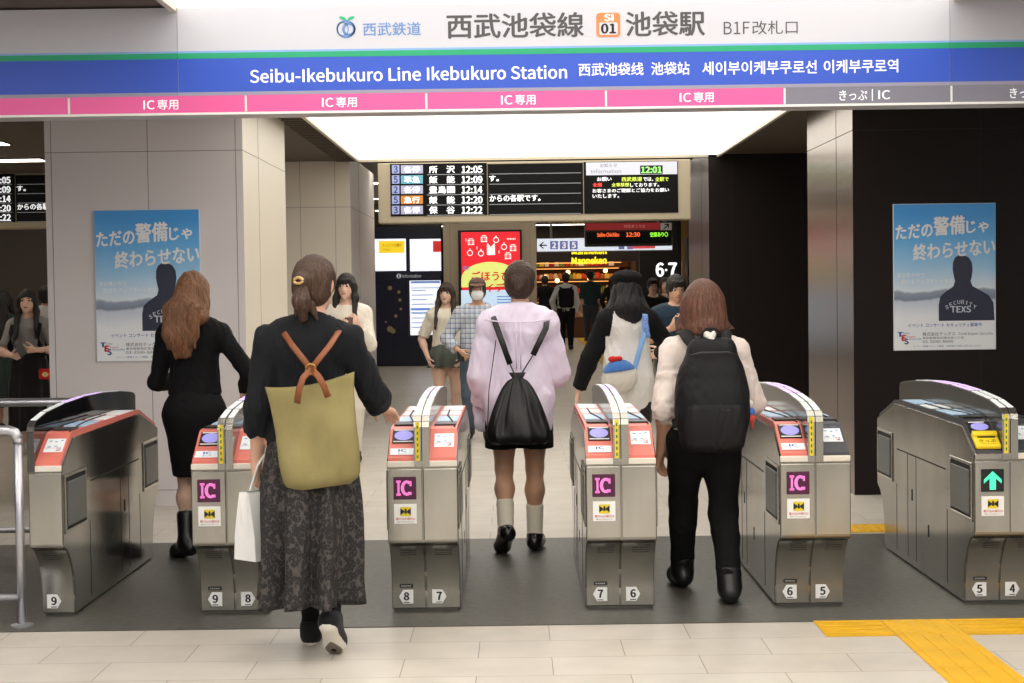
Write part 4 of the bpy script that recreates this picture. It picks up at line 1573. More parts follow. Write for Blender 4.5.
# hanging direction sign 2 3 5 and the red limited express board in front of it
YD = 26.0
dsn = thing('direction_sign', 'long white hanging sign with an arrow and platform numbers 2 3 5', 'sign', (at(604, 245, YD).x, YD, at(604, 251, YD).z))
do_ = Vector(dsn.location)
def onsign(par, off, Y):
    def f(u0, v0, u1, v1, m, name, dy=0.0, th=.01, parent=None):
        k = MB()
        pbox(k, u0, v0, u1, v1, Y, th, dy, off=off)
        return k.build(name, m, parent or par)
    return f
g = onsign(dsn, do_, YD)
g(537, 238, 672, 250.6, mat('hall_sign_white', (226, 234, 246), .4, emit=.8), 'face')
g(536.5, 237.2, 672.5, 251.4, STEEL_DARK, 'casing', -.12, .115)
lil = mat('hall_sign_lilac', (128, 132, 196), .4, emit=.45)
for u, ch in ((550, '2'), (559.8, '3'), (569.6, '5')):
    pn = g(u, 241, u + 8, 249.3, lil, 'platform_number', .010, .004)
    k = MB()
    plet(k, ch, u + 2, 242.2, u + 6.2, 248.2, YD, .03, 0, .0155, do_)
    k.build('lettering', wl2, pn)
for u in (618.5, 627):
    g(u, 244.6, u + 6, 249.3, lil, 'platform_number', .010, .004)
g(629.5, 245.2, 655, 248.6, mat('hall_sign_red', (226, 84, 84), .4, emit=.6), 'line_band', .010, .004)
k = MB()
c = at(543, 245.3, YD)
s_ = YD / FPX
k.prism([((c.x - do_.x) + a * s_, (c.z - do_.z) + b * s_) for a, b in ((-4, 0), (0, 3.6), (.9, 2.8), (-1.6, .6), (4, .6), (4, -.6), (-1.6, -.6), (.9, -2.8), (0, -3.6))], -.014, -.0095, 'y')
k.build('arrow', INK, dsn)
MB().box(-.9, -.86, .14, .18, .15, 3.15 - do_.z).box(.9, .94, .14, .18, .15, 3.15 - do_.z).build('hangers', STEEL_DARK, dsn)

YE = 21.5
le = thing('express_board', 'small black LED board under a red strip with orange and green writing', 'departure board', (at(628, 240, YE).x, YE, at(628, 246, YE).z))
lo_ = Vector(le.location)
g = onsign(le, lo_, YE)
g(585, 222.5, 672, 246, BLACK, 'casing', -.2, .2)
g(585.5, 223, 660, 230, mat('express_red', (150, 32, 36), .4, emit=.35), 'red_strip', .0, .008)
g(660.5, 223, 671.5, 230, mat('express_grey', (170, 166, 158), .4, emit=.15), 'arrow_plate', .0, .008)
g(586.5, 231.5, 671, 243.5, SCREENK, 'screen', .0, .006)
k = MB()
plet(k, '特急券うりば', 624, 224.6, 645, 228.0, YE, .0, 0, .0095, lo_)
k.build('lettering', mat('express_pale', (220, 150, 140), .4, emit=.2), le)
k = MB()
c = at(666, 226.5, YE)
s_ = YE / FPX
k.prism([((c.x - lo_.x) + a * s_, (c.z - lo_.z) + b * s_) for a, b in ((-3, -2.2), (1.2, 1.5), (-1.5, 1.5), (-1.5, 2.7), (3, 2.7), (3, -1.8), (1.9, -1.8), (1.9, .6), (-2.2, -3))], -.012, -.0085, 'y')
k.build('arrow', INK, le)
k = MB()
plet(k, 'Seibu-Chichibu', 597, 232.5, 619, 236.8, YE, .03, 0, .008, lo_)
plet(k, '12:30', 626, 232.3, 640, 236.8, YE, .03, 0, .008, lo_)
k.build('lettering', mat('led_orange', (250, 104, 50), .4, emit=1.1), le)
k = MB()
plet(k, '空席あり〇', 650, 232, 668, 236.9, YE, .04, 0, .008, lo_)
k.build('lettering', mat('led_lime', (150, 246, 60), .4, emit=1.1), le)
MB().box(-.5, -.46, .05, .09, .3, 3.15 - lo_.z).box(.5, .54, .05, .09, .3, 3.15 - lo_.z).build('hangers', STEEL_DARK, le)

# the confectionery counter
YF = 41.0
sx0, sx1 = at(520, 300, YF).x, at(655, 300, YF).x
brown = mat('shop_brown', (92, 52, 30), .4)
brownd = mat('shop_dark_brown', (44, 27, 20), .5)
warm = mat('shop_lamp', (255, 176, 96), .4, emit=1.3)
sh = thing('sweets_shop', 'warmly lit sweets shop with dark wood shelves and a yellow name sign', 'shop', ((sx0 + sx1) / 2, YF, .2))
so = Vector(((sx0 + sx1) / 2, YF, .2))
w2 = (sx1 - sx0) / 2
MB().box(-w2, w2, 2.6, 2.75, 0, 3.0).build('back_wall', brown, sh)
MB().box(-w2, w2, -.05, .30, 2.02, 2.95).build('fascia', brownd, sh)
MB().box(-w2, -w2 + .15, 0, 2.6, 0, 2.9).build('side_post', brownd, sh)
MB().box(w2 - .5, w2, 0, 2.6, 0, 2.9).build('side_post', brownd, sh)
for z in (1.15, 1.55, 1.9):
    MB().box(-w2 + .15, w2 - .5, 2.15, 2.6, z, z + .035).build('shelf', brown, sh)
MB().box(-w2 + .3, w2 - .8, .3, 1.0, 0, .55, .01, 1).box(-w2 + .25, w2 - .75, .25, 1.05, .98, 1.02).box(-w2 + .3, w2 - .8, .9, 1.0, .55, .98).build('counter', brown, sh)
MB().box(-w2 + .32, w2 - .82, .32, .34, .56, .97).build('counter_glass', mat('shop_glass', (255, 225, 190), .1, alpha=.18), sh)
for z, y in ((.94, .6), (1.86, 2.2), (1.5, 2.2), (2.0, 1.2)):
    MB().box(-w2 + .3, w2 - .8, y - .03, y + .03, z, z + .02).build('lamp', warm, sh)
for i, (x, y, z) in enumerate(((-1.6, .1, 1.75), (-1.1, .8, 1.6), (-.5, .2, 1.72), (.1, .9, 1.55), (.5, .3, 1.75), (.9, -.2, 1.62), (-.8, -.2, 1.5))):
    MB().lathe([(.01, .09), (.045, .07), (.06, .03), (.045, -.01), (.01, -.03)], 14, (x, y, z)).build('globe_lamp', mat('globe_glow', (255, 196, 120), .4, emit=6.0), sh, smooth='all')
k = MB()
plet(k, 'Manneken', 571.5, 256.8, 606.5, 264.2, YF, .03, 0, .075, so)
plet(k, 'Manneken', 571.5, 249.8, 606.5, 254.4, YF, .03, 0, .075, so)  # reflection of the name, modelled as a second row of glowing letters
k.build('lettering', mat('shop_yellow', (250, 226, 40), .4, emit=1.4), sh)
rr = random.Random(11)
cols = [(214, 60, 40), (240, 196, 80), (200, 120, 60), (236, 220, 190), (180, 40, 46), (120, 140, 60), (230, 150, 90)]
pm = [mat('packet_%d' % i, c, .45, emit=.04) for i, c in enumerate(cols)]
gi = 0
for z, y, n, hh in ((.56, .62, 20, .16), (.76, .62, 18, .12), (1.185, 2.35, 19, .22), (1.585, 2.35, 17, .2), (1.935, 2.35, 16, .18), (1.02, .6, 9, .16)):
    for i in range(n):
        if z == .76:
            continue
        x = -w2 + .42 + (2 * w2 - 1.35) * (i + .5) / n
        wd, ht, dp = rr.uniform(.05, .08), hh * rr.uniform(.6, 1.0), rr.uniform(.06, .1)
        mb = MB()
        if rr.random() < .6:
            mb.box(-wd, wd, -dp, dp, 0, ht * .86, .008, 1).box(-wd * .7, wd * .7, -dp * .5, dp * .5, ht * .86, ht, .004, 1)
        else:
            mb.lathe([(wd * .9, 0), (wd, .01), (wd, ht * .7), (wd * .55, ht * .86), (wd * .6, ht * .88), (wd * .6, ht)], 14)
        o = mb.build('sweets_packet', pm[rr.randrange(len(pm))], None, smooth=True, loc=(so.x + x, YF + y, .2 + z))
        tag(o, 'small sweets packet on display in the warmly lit shop', 'packet', 'sweets packets in the shop')
shl = bpy.data.lights.new('shop_light', 'AREA')
shl.energy, shl.size, shl.size_y, shl.shape, shl.color = 45, 3.4, 1.0, 'RECTANGLE', (1, .72, .45)
slo = bpy.data.objects.new('shop_light', shl)
slo.location = (so.x, YF + 1.2, 2.95)
COL.objects.link(slo)
# dark wall with the number 6.7, yellow post, screens beside the right dark column
YW = 31.0
wd_ = mat('dark_hall_wall', (34, 30, 30), .45)
x0, x1 = at(640, 300, YW).x, at(683, 300, YW).x
struct(MB().box(x0, 7.4, YW, YW + .2, 0, 3.2).build('wall_hall_right', wd_))
pn = thing('platform_sign', 'large white figures 6 and 7 on the dark wall of the far hall', 'sign', (at(667, 269, YW).x, YW, at(667, 278, YW).z))
po_ = Vector(pn.location)
whf = mat('figure_white', (250, 250, 252), .4, emit=1.1)
for ch, u0, u1 in (('6', 655.5, 664), ('7', 668, 677)):
    k = MB()
    plet(k, ch, u0, 262.5, u1, 277, YW, .03, 0, .03, po_)
    k.build('figure', whf, pn)
c = at(666, 270, YW)
MB().prism([(c.x - po_.x + .024 * math.cos(t * .5236), c.z - po_.z + .024 * math.sin(t * .5236)) for t in range(12)][::-1], -.03, -.02, 'y').build('dot', whf, pn)
MB().box(-.26, .26, -.02, 0, 0.0, .34).build('back_plate', wd_, pn)
yp = at(685, 260, 30.5)
struct(MB().box(yp.x - .06, yp.x + .06, 30.5, 30.62, 0, 3.15).build('trim_3', mat('brass_trim', (172, 128, 58), .4)))
YK = 27.0
ks = thing('ticket_machine', 'dark vending panel with two small blue screens by the dark brown column', 'ticket machine', (at(704, 300, YK).x, YK, .07))
ko = Vector(ks.location)
MB().box(at(688, 300, YK).x - ko.x, 1.2, 0, .5, 0, 2.3, .01, 1).build('body', mat('machine_black', (18, 18, 22), .3), ks)
g = onsign(ks, ko, YK)
g(690, 240, 703, 251.5, mat('machine_blue', (48, 84, 140), .3, emit=.35), 'screen')
g(692, 278, 712, 291, mat('machine_pale_blue', (150, 180, 226), .3, emit=.7), 'screen')
g(690, 252, 703, 253, STEEL_DARK, 'screen_edge')
# ------------------------------------------------------------------ clothing builders
SKIN = skin_mat('skin_fair', (224, 178, 152))
SKIN2 = skin_mat('skin_tan', (204, 158, 130))
SKIN3 = skin_mat('skin_pale', (232, 192, 170))


def body(root, B, h, skin, hands=({}, {}), face=True):
    P = B.torso(0, .05) + B.skull(face)
    for sx, hd in ((-1, hands[0]), (1, hands[1])):
        P += B.arm(sx, 0, 2.0) + B.leg(sx) + B.foot(sx)
        P += B.hand(sx, **hd)
    return soft('body', P, h, skin, root, smooth_it=1)


def sleeve_cut(B, sx, frac, g2):
    e, w, a = B.elb[sx], B.wr[sx], B.sh[sx]
    if frac > 1:
        p, d = e + (w - e) * (frac - 1), unit(w - e)
    else:
        p, d = a + (e - a) * frac, unit(e - a)
    R = 0.045 * B.k + g2 + .012
    return rc(p + d * (R - .012), p + d * (R + .05), R, R, 0.006, op='s')


def top(root, B, h, m, g, hem, sl=(2.0, 2.0), g2=None, name='shirt', wr=None, neck=1.0, neck_dz=0.0, extra=(), fmat=None, low=True, cut=True, flare=0.0):
    g2 = g if g2 is None else g2
    P = B.torso(g, .06, low)
    for sx, f in ((-1, sl[0]), (1, sl[1])):
        P += B.arm(sx, g * .75, f, g2, .022)
    P += list(extra)
    P.append(pl((0, 0, hem), (0, 0, -1)))
    P.append(pl(B.neck + V3(0, 0, .030 + neck_dz), (0, .3, 1)))
    P.append(el(B.neck + V3(0, .028, .038 + neck_dz), (.064 * neck, .066 * neck, .048), .010, op='s'))
    if cut:
        for sx, f in ((-1, sl[0]), (1, sl[1])):
            P.append(sleeve_cut(B, sx, f, g2))
    return soft(name, P, h, m, root, wr=wr, fmat=fmat)


def trousers(root, B, h, m, g, to=0.93, g2=None, wr=None, topz=None, name='trousers', shorts=None, fmat=None):
    P = [rc(B.waist + V3(0, 0, -.03), B.pc + V3(0, -.012, 0.0), .112 * B.k + g * .6, .160 * B.k + g * .8, .05, (1, .68, 1))]
    for sx in (-1, 1):
        if shorts:
            hp_, kn = B.hip[sx], B.kn[sx]
            P.append(rc(hp_, hp_ + (kn - hp_) * shorts, .084 * B.k + g, .078 * B.k + g + .01, .03))
        else:
            g2 = g if g2 is None else g2
            h_, k_, a_ = B.hip[sx], B.kn[sx], B.an[sx]
            P += B.leg(sx, .007, .007, to) + [rc(h_ + V3(.005 * sx, -.008, 0), k_, .090 * B.k + g * .8, .060 * B.k + g, .02), rc(k_, k_ + (a_ - k_) * to, .060 * B.k + g, .034 * B.k + g2, .02)]
    if topz:
        P.append(pl((0, 0, topz), (0, 0, 1)))
    if shorts:
        z = min((B.hip[s] + (B.kn[s] - B.hip[s]) * shorts)[2] for s in (-1, 1))
        P.append(pl((0, 0, z), (0, 0, -1)))
    return soft(name, P, h, m, root, wr=wr, fmat=fmat)


def shoe(root, B, sx, h, mats, g=0.008, name='shoe', sole=-.064, shaft=None):
    P = B.foot(sx, g)
    a, d = B.an[sx], B.ft[sx]
    side = unit(np.cross(d, (0, 0, 1)))
    up = np.cross(side, d)
    if shaft:
        k = B.kn[sx]
        P.append(rc(a, a + unit(k - a) * shaft, .042 * B.k + g, .05 * B.k + g, .03))
        P.append(rc(a + unit(k - a) * (shaft + .06), a + unit(k - a) * (shaft + .12), .062 * B.k, None, .006, op='s'))
    else:
        P.append(el(a + up * .055 + d * .0, (.05, .055, .045), .008, op='s'))
    P.append(pl(a - up * (.078 * B.k + g), -up, .004))
    return soft(name, P, h, mats, root, fmat=(lambda f: ((f - a) @ up < sole).astype(int) + ((f - a) @ up < -(.0735 * B.k + g)).astype(int)) if len(mats) > 2 else None)


def collar(root, B, m, r=.062, hgt=.032, name='collar', tilt=.02):
    mb = MB()
    n = 40
    rings = []
    for dr, dz in ((0.004, -.012), (0.006, hgt), (-.002, hgt + .004), (-.006, hgt - .002), (-.004, -.012)):
        rings.append([(B.neck[0] + (r + dr) * math.cos(2 * math.pi * k / n), B.neck[1] + .004 + (r + dr) * 1.02 * math.sin(2 * math.pi * k / n), B.neck[2] + dz - tilt * math.sin(2 * math.pi * k / n)) for k in range(n)])
    mb.rings(rings, cap=False)
    return mb.build(name, m, root, smooth='all')


def scalp(B, s=1.0, grow=0.011, low=0.0, front=0.06):
    """hair that covers the skull and leaves the face free."""
    f = 1.06 if B.male else 1.0
    return [el(B.hp(0, -0.015, 0.024), np.array((0.073, 0.090, 0.088)) * f + grow, 0.02, B.HR),
            el(B.hp(0, -0.045, -0.03 - low), np.array((0.062, 0.055, 0.06)) * f + grow, 0.03, B.HR)]


def face_hole(B, up=0.0, wide=0.0):
    return el(B.hp(0, 0.110, -0.045 + up), (0.066 + wide, 0.085, 0.096), 0.012, B.HR, op='s')


def fold(a=.006, f=9, seed=1, st=(1, 1, .55), b=.0025, f2=26):
    return [(a, f, seed, st), (b, f2, seed + 7, st)]


def local(root, u, v, Y):
    p = at(u, v, Y) - root.location
    if abs(root.rotation_euler.z) > 3:
        return V3(-p.x, -p.y, p.z)
    return V3(p.x, p.y, p.z)


BLK = cloth_mat('black_cloth', (15, 15, 17), sheen=0)
BLK2 = cloth_mat('black_knit', (12, 12, 14), sheen=0)
NAVYB = cloth_mat('blue_black_cloth', (22, 24, 29), sheen=0.03)


# ------------------------------------------------------------------ 1: the woman with the olive backpack
Y1 = 6.55
R1 = thing('person', 'woman in black blouse and long leopard print skirt reaching towards the gate with her hand', 'person', (at(313, 600, Y1).x, Y1, 0))
B1 = Body(1.645, (-.005, -.02, .092), (.105, -.235, .165), (-.235, .03, .775), (.27, .34, .985), hyaw=-.34, hpitch=-.05, hdx=.034, footL=(-.05, 1, 0), footR=(.06, .78, -.60), poleL=(-.2, -1, 0), poleR=(.55, -.4, -.85))
body(R1, B1, .0056, SKIN, (dict(curl=.95, palm=(1, .25, 0)), dict(d=(.35, .85, -.28), palm=(-.15, -.3, -1), curl=.35)))
face_parts(R1, B1, (50, 34, 26))
top(R1, B1, .0062, NAVYB, .026, .84, (1.42, 1.5), .026, 'blouse', fold(.013, 9, 3, (1.2, 1, .6), .004, 24), neck=.95, neck_dz=.006)
collar(R1, B1, NAVYB, .064, .034)
lm, nt, b = nodes_of('leopard_print', (70, 62, 58), .8)
tc = nt.nodes.new('ShaderNodeTexCoord')
mp = nt.nodes.new('ShaderNodeMapping')
mp.inputs['Scale'].default_value = (1, 1, .72)
nt.links.new(tc.outputs['Object'], mp.inputs[0])
n1 = nt.nodes.new('ShaderNodeTexNoise')
n1.inputs['Scale'].default_value = 40
nt.links.new(mp.outputs[0], n1.inputs[0])
mixv = nt.nodes.new('ShaderNodeVectorMath')
mixv.operation = 'MULTIPLY_ADD'
mixv.inputs[1].default_value = (.02, .02, .02)
nt.links.new(n1.outputs['Color'], mixv.inputs[0])
nt.links.new(mp.outputs[0], mixv.inputs[2])
vo = nt.nodes.new('ShaderNodeTexVoronoi')
vo.inputs['Scale'].default_value = 62
nt.links.new(mixv.outputs[0], vo.inputs[0])
oc = ramp(nt, vo.outputs['Distance'], [(0.0, (60, 54, 51)), (.26, (46, 41, 39)), (.33, (24, 22, 23)), (.56, (29, 27, 27)), (.66, (66, 60, 58)), (1.0, (76, 70, 68))])
nt.links.new(oc, b.inputs['Base Color'])
drape('skirt', lm, R1, (.004, -.005), .98, .222, .146, .116, .186, .255, folds=9, amp=.040, seed=5, off1=(.002, -.112), bulge=.03, nz=34, n=140)
for sx in (-1, 1):
    soft('leggings', B1.leg(sx, .004) + B1.foot(sx, .002), .007, BLK, R1)
snk = [cloth_mat('sneaker_black', (24, 24, 27)), mat('sneaker_sole', (222, 218, 208), .5), mat('sneaker_tread', (112, 104, 92), .7)]
for sx in (-1, 1):
    s = shoe(R1, B1, sx, .0045, snk, .010, 'sneaker', sole=-.062)
hb = hair_mat('hair_brown', (76, 54, 41))
P = scalp(B1, grow=.015) + [face_hole(B1, -.005), rc(B1.hp(0, -.095, .02), B1.hp(0, -.118, .012), .050, .036, .03)] + [el(B1.hp(s * .092, .004, -.018), (.026, .026, .040), .01, B1.HR, op='s') for s in (-1, 1)]
soft('hair', P, .0045, hb, R1, groove=(B1.hp(0, -.1, -.01), 26, .0022), wr=[(.002, 30, 4, (1, 1, .4))])
soft('ponytail', [rc(B1.hp(0, -.128, -.032), B1.hp(.004, -.142, -.080), .031, .035, .02), rc(B1.hp(.004, -.142, -.075), B1.hp(.0, -.118, -.150), .036, .014, .02),
                  rc(B1.hp(.03, -.105, -.09), B1.hp(.050, -.085, -.150), .018, .006, .012), rc(B1.hp(-.03, -.105, -.09), B1.hp(-.050, -.085, -.155), .018, .006, .012), rc(B1.hp(0, -.11, -.10), B1.hp(.005, -.09, -.165), .02, .006, .012)], .004, hb, R1, groove=(B1.hp(0, -.13, -.06), 13, .0022))
mb = MB()
mb.tube([B1.hp(.020 * math.cos(t), -.160, .008 + .012 * math.sin(t)) for t in np.linspace(0, 6.2, 24)], .0065, 8)
mb.build('hair_clip', mat('gold_clip', (214, 176, 122), .3, .6), R1, smooth='all')
mb = MB()
mb.tube([B1.hp(.0775, -.004 + .004 * math.cos(t), -.036 + .007 * math.sin(t)) for t in np.linspace(0, 6.2, 14)], .0016, 6)
mb.build('earring', mat('gold_clip', (214, 176, 122)), R1, smooth='all')
# her backpack (worn, so a thing of its own)
olive = mat('olive_canvas', (142, 131, 88), .85, noise=((7, 7, 5), .13), bump=((16, 16, 9), .45), spec=.2)
leath = mat('tan_leather', (132, 74, 38), .45, noise=((20, 20, 20), .12), bump=((120, 120, 120), .1))
bk = thing('backpack', 'olive canvas backpack with tan leather straps on the woman in the leopard skirt', 'backpack', R1.location)
RY = Matrix.Translation((0.056, -.205, .905)) @ Matrix.Rotation(math.radians(-7), 4, 'Y') @ Matrix.Rotation(math.radians(-5), 4, 'X')
rings = []
for i in range(22):
    t = i / 21
    z = -.205 + .425 * t
    hw = .148 + .040 * t + .006 * math.sin(3.1 * t * 2)
    hd = .062 - .040 * t ** 1.6 + .006 * math.sin(5 * t)
    hw *= 1 - .25 * max(0, .06 - t) / .06
    hd *= 1 - .5 * max(0, .06 - t) / .06
    ring = []
    for k in range(72):
        a = 2 * math.pi * k / 72
        ca, sa = math.cos(a), math.sin(a)
        x = hw * math.copysign(abs(ca) ** .45, ca)
        y = hd * math.copysign(abs(sa) ** .55, sa)
        y -= .016 * math.sin(9 * x + 6 * z) * math.sin(11 * z + 1) + .007 * math.sin(24 * x + 17 * z) + .005 * math.sin(-31 * x + 22 * z)
        zz = z + (.006 * math.sin(8 * x) + .02 * (x / .18) ** 2 * (1 if t > .8 else 0)) * t
        ring.append(RY @ Vector((x, y, zz)))
    rings.append(ring)
top_ = rings[-1]
cen = sum(top_, Vector()) / len(top_)
rings.append([cen + (p - cen) * .93 + Vector((0, 0, -.004)) for p in top_])
rings.append([cen + (p - cen) * .9 + Vector((0, 0, -.06)) for p in top_])
MB().rings(rings).build('bag_body', olive, bk, smooth='all')
def strap(mbk, pts, w, th=.28, up=(0, -1, .15)):
    return mbk.tube(pts, w, 10, flat=th, up=up)
bx = lambda u, v, Y: local(R1, u, v, Y)
ringc = bx(311, 369, 6.31)
for pts in ([bx(283, 330, 6.58), bx(284, 333, 6.46), bx(292, 345, 6.385), ringc], [bx(341, 327, 6.60), bx(339, 331, 6.47), bx(330, 345, 6.385), ringc]):
    strap(MB(), pts, .0125).build('strap', leath, bk, smooth='all')
for pts in ([ringc, bx(303, 378, 6.28), bx(299, 390, 6.27), bx(297, 403, 6.285)], [ringc, bx(318, 376, 6.28), bx(324, 386, 6.27), bx(328, 397, 6.285)]):
    strap(MB(), pts, .0135).build('handle', leath, bk, smooth='all')
strap(MB(), [bx(340, 338, 6.62), bx(352, 380, 6.66), bx(357, 440, 6.56), bx(350, 476, 6.42)], .011, up=(1, 0, 0)).build('strap', leath, bk, smooth='all')
strap(MB(), [bx(282, 338, 6.62), bx(275, 400, 6.66), bx(276, 450, 6.52), bx(287, 484, 6.40)], .011, up=(-1, 0, 0)).build('strap', leath, bk, smooth='all')
MB().tube([ringc + V3(.021 * math.cos(t), -.012, .021 * math.sin(t)) for t in np.linspace(0, 6.2, 20)], .0035, 8).build('ring', mat('brass', (180, 140, 80), .3, .9), bk, smooth='all')
# the white paper bag in her hand
pb = thing('paper_bag', 'white paper carrier bag hanging from the hand of the woman in the leopard skirt', 'bag', (R1.location.x - .180, Y1 + .0, .385), math.radians(-38))
paper = mat('bag_paper', (236, 236, 234), .55, bump=((12, 12, 12), .12))
mb = MB()
W, D, Hh = .066, .14, .285
o_, i_ = [], []
for z, k, pin in ((0, 1, 0), (.10, .92, .1), (.20, .68, .3), (Hh, .42, .55)):
    o_.append([(-W * k, -D, z), (0, -D + .03 * pin, z), (W * k, -D, z), (W * k, D, z), (0, D - .03 * pin, z), (-W * k, D, z)])
i_ = [[(x * .97, y * .985, z) for x, y, z in o_[-1]], [(x * .9, y * .95, .02) for x, y, z in o_[0]]]
mb.rings(o_ + i_)
mb.build('bag_body', paper, pb)
for s in (-1, 1):
    MB().tube([(s * W * .88, -.055, Hh - .06), (s * W * .86, -.05, Hh), (s * W * .5, -.03, Hh + .10), (s * .012, -.008, Hh + .145), (s * .012, .008, Hh + .145), (s * W * .5, .03, Hh + .10), (s * W * .86, .05, Hh), (s * W * .88, .055, Hh - .06)], .006, 8).build('handle', paper, pb, smooth='all')

# ------------------------------------------------------------------ 2: the long-haired woman in black by the poster
Y2 = 8.77
R2 = thing('person', 'woman with long wavy auburn hair, black top, black skirt and black boots by the poster', 'person', (at(198, 540, Y2).x, Y2, 0))
B2 = Body(1.615, (-.05, -.05, .100), (.06, .12, .095), (-.12, .27, 1.00), (.255, .10, .865), hyaw=-.30, hpitch=-.03, poleL=(-.55, -.9, -.3), poleR=(.8, -.7, 0), footL=(-.62, .75, -.16))
body(R2, B2, .0068, SKIN3, (dict(curl=.6), dict(curl=.4)))
face_parts(R2, B2, (90, 60, 44))
top(R2, B2, .0068, BLK2, .016, .935, (2.0, 1.95), .010, 'knit_top', fold(.004, 11, 5), low=True)
P = [rc(B2.waist + V3(0, 0, -.02), B2.pc + V3(0, -.015, -.02), .112, .172, .05, (1, .74, 1)), rc(B2.pc + V3(0, -.01, -.04), V3(0, 0, .46), .174, .132, .05, (1, .75, 1)), pl((0, 0, .47), (0, 0, -1)), pl((0, 0, 1.045), (0, 0, 1))]
soft('skirt', P, .0068, BLK, R2, wr=fold(.003, 9, 2, b=.0012))
for sx in (-1, 1):
    shoe(R2, B2, sx, .006, [mat('boot_leather', (20, 19, 19), .28)], .010, 'boot', shaft=.15)
    mb = MB()
    a, k = B2.an[sx], B2.kn[sx]
    d = unit(k - a)
    mb.tube([a + d * .14, a + d * .19], [.05, .05], 20)
    mb.build('sock', mat('sock_white', (226, 222, 214), .8), R2, smooth='all')
ha = hair_mat('hair_auburn', (124, 84, 56))
P = scalp(B2, grow=.012) + [face_hole(B2, -.005, -.004)]
P += [rc(B2.hp(0, -.10, -.01), B2.hp(0, -.135, -.10), .055, .075, .04, (1, .7, 1)), rc(B2.hp(0, -.135, -.10), B2.hp(.0, -.140, -.23), .078, .092, .04, (1, .55, 1)), rc(B2.hp(0, -.140, -.23), B2.hp(.01, -.130, -.325), .090, .050, .04, (1, .5, 1))]
for i, (xx, zz, r) in enumerate(((-.08, -.31, .028), (-.03, -.365, .026), (.03, -.36, .026), (.085, -.31, .03), (.105, -.25, .026), (-.10, -.25, .026))):
    P.append(rc(B2.hp(xx * .8, -.15, zz + .16), B2.hp(xx, -.145, zz), r * 1.3, r * .35, .02))
P += [rc(B2.hp(s * .07, -.01, .0), B2.hp(s * .095, -.075, -.14), .028, .036, .03) for s in (-1, 1)]
soft('hair', P, .0055, ha, R2, wr=[(.006, 11, 9, (1, 1, .7)), (.0018, 30, 2, (1.5, 1, .4))], groove=(B2.hp(0, -.03, 0), 24, .003))
MB().tube([B2.hp(.03 * math.cos(t), -.118 - .02 * abs(math.sin(t)), -.035 + .012 * math.sin(t)) for t in np.linspace(0, 6.2, 20)], .006, 8).build('hair_tie', mat('hair_tie_brown', (80, 50, 36), .5), R2, smooth='all')

# ------------------------------------------------------------------ 3: the girl in the lilac shirt
Y3 = 8.84
R3 = thing('person', 'person in an oversized lilac shirt, black shorts, white socks and black loafers walking away', 'person', (at(521, 540, Y3).x, Y3, 0))
B3 = Body(1.655, (-.085, -.16, .150), (.080, .02, .090), (-.215, .13, .80), (.155, .32, 1.00), hdx=.015, hyaw=-.12, hpitch=-.06, footL=(-.22, .84, -.48), footR=(.10, 1, 0), poleL=(-.35, -.9, 0), poleR=(.42, -.6, -.7))
body(R3, B3, .0062, SKIN2, (dict(curl=.7), dict(curl=.6, palm=(-.4, 0, -1))))
face_parts(R3, B3, (60, 44, 36))
lil_ = cloth_mat('lilac_cotton', (240, 228, 248), .8, .2, var=.05)
ex = [rc(B3.waist, B3.pc + V3(0, -.01, -.10), .165, .192, .06, (1, .72, 1))]
for sx in (-1, 1):
    ex.append(rc(B3.elb[sx] + unit(B3.sh[sx] - B3.elb[sx]) * .14, B3.elb[sx] + V3(0, 0, -.01), .066, .074, .05))
top(R3, B3, .0065, lil_, .038, .665, (1.72, 1.6), .036, 'shirt', fold(.007, 9, 12, (1.3, 1, .5), .0035, 17), neck=.95, neck_dz=.006, extra=ex)
collar(R3, B3, lil_, .063, .036)
MB().tube([V3(-.19, -.118, 1.335), V3(-.10, -.150, 1.322), V3(0, -.158, 1.318), V3(.10, -.150, 1.322), V3(.19, -.118, 1.335)], .004, 8).tube([V3(-.012, -.158, 1.318), V3(-.012, -.152, 1.05)], .0035, 6).tube([V3(.012, -.158, 1.318), V3(.012, -.152, 1.05)], .0035, 6).build('yoke_seam', lil_, R3, smooth='all')
# the loose left cuff and shirt tail
soft('cuff', [rc(B3.wr[-1] + V3(0, -.01, .07), B3.wr[-1] + V3(-.004, -.02, -.075), .052, .040, .02, (1, .7, 1)), rc(B3.wr[-1] + V3(.03, -.01, .02), B3.wr[-1] + V3(.035, -.02, -.11), .030, .02, .02)], .006, lil_, R3, wr=fold(.008, 18, 4))
trousers(R3, B3, .0068, BLK, .022, shorts=.70, topz=.95, name='shorts', wr=fold(.004, 9, 3))
sock = mat('sock_cream', (228, 220, 204), .85, bump=((40, 40, 220), .35))
for sx in (-1, 1):
    a, k = B3.an[sx], B3.kn[sx]
    d = unit(k - a)
    mb = MB()
    n = 9
    mb.tube([a + d * (-.01 + .19 * i / n) for i in range(n + 1)], [.0445 + .0015 * math.sin(i * 2.6) + .006 * i / n for i in range(n + 1)], 24)
    mb.build('sock', sock, R3, smooth='all')
    shoe(R3, B3, sx, .005, [mat('loafer_leather', (16, 15, 16), .18)], .009, 'loafer')
hb3 = hair_mat('hair_dark_brown', (66, 46, 36))
P = scalp(B3, grow=.014) + [face_hole(B3, .0)] + [el(B3.hp(s * .092, .004, -.018), (.026, .026, .040), .01, B3.HR, op='s') for s in (-1, 1)] + [ el(B3.hp(0, -.112, -.012), (.036, .026, .040), .02, B3.HR), el(B3.hp(.008, -.116, -.045), (.028, .024, .03), .015, B3.HR)]
soft('hair', P, .0048, hb3, R3, groove=(B3.hp(0, -.10, -.02), 24, .002), wr=[(.003, 22, 8, (1, 1, .5))])
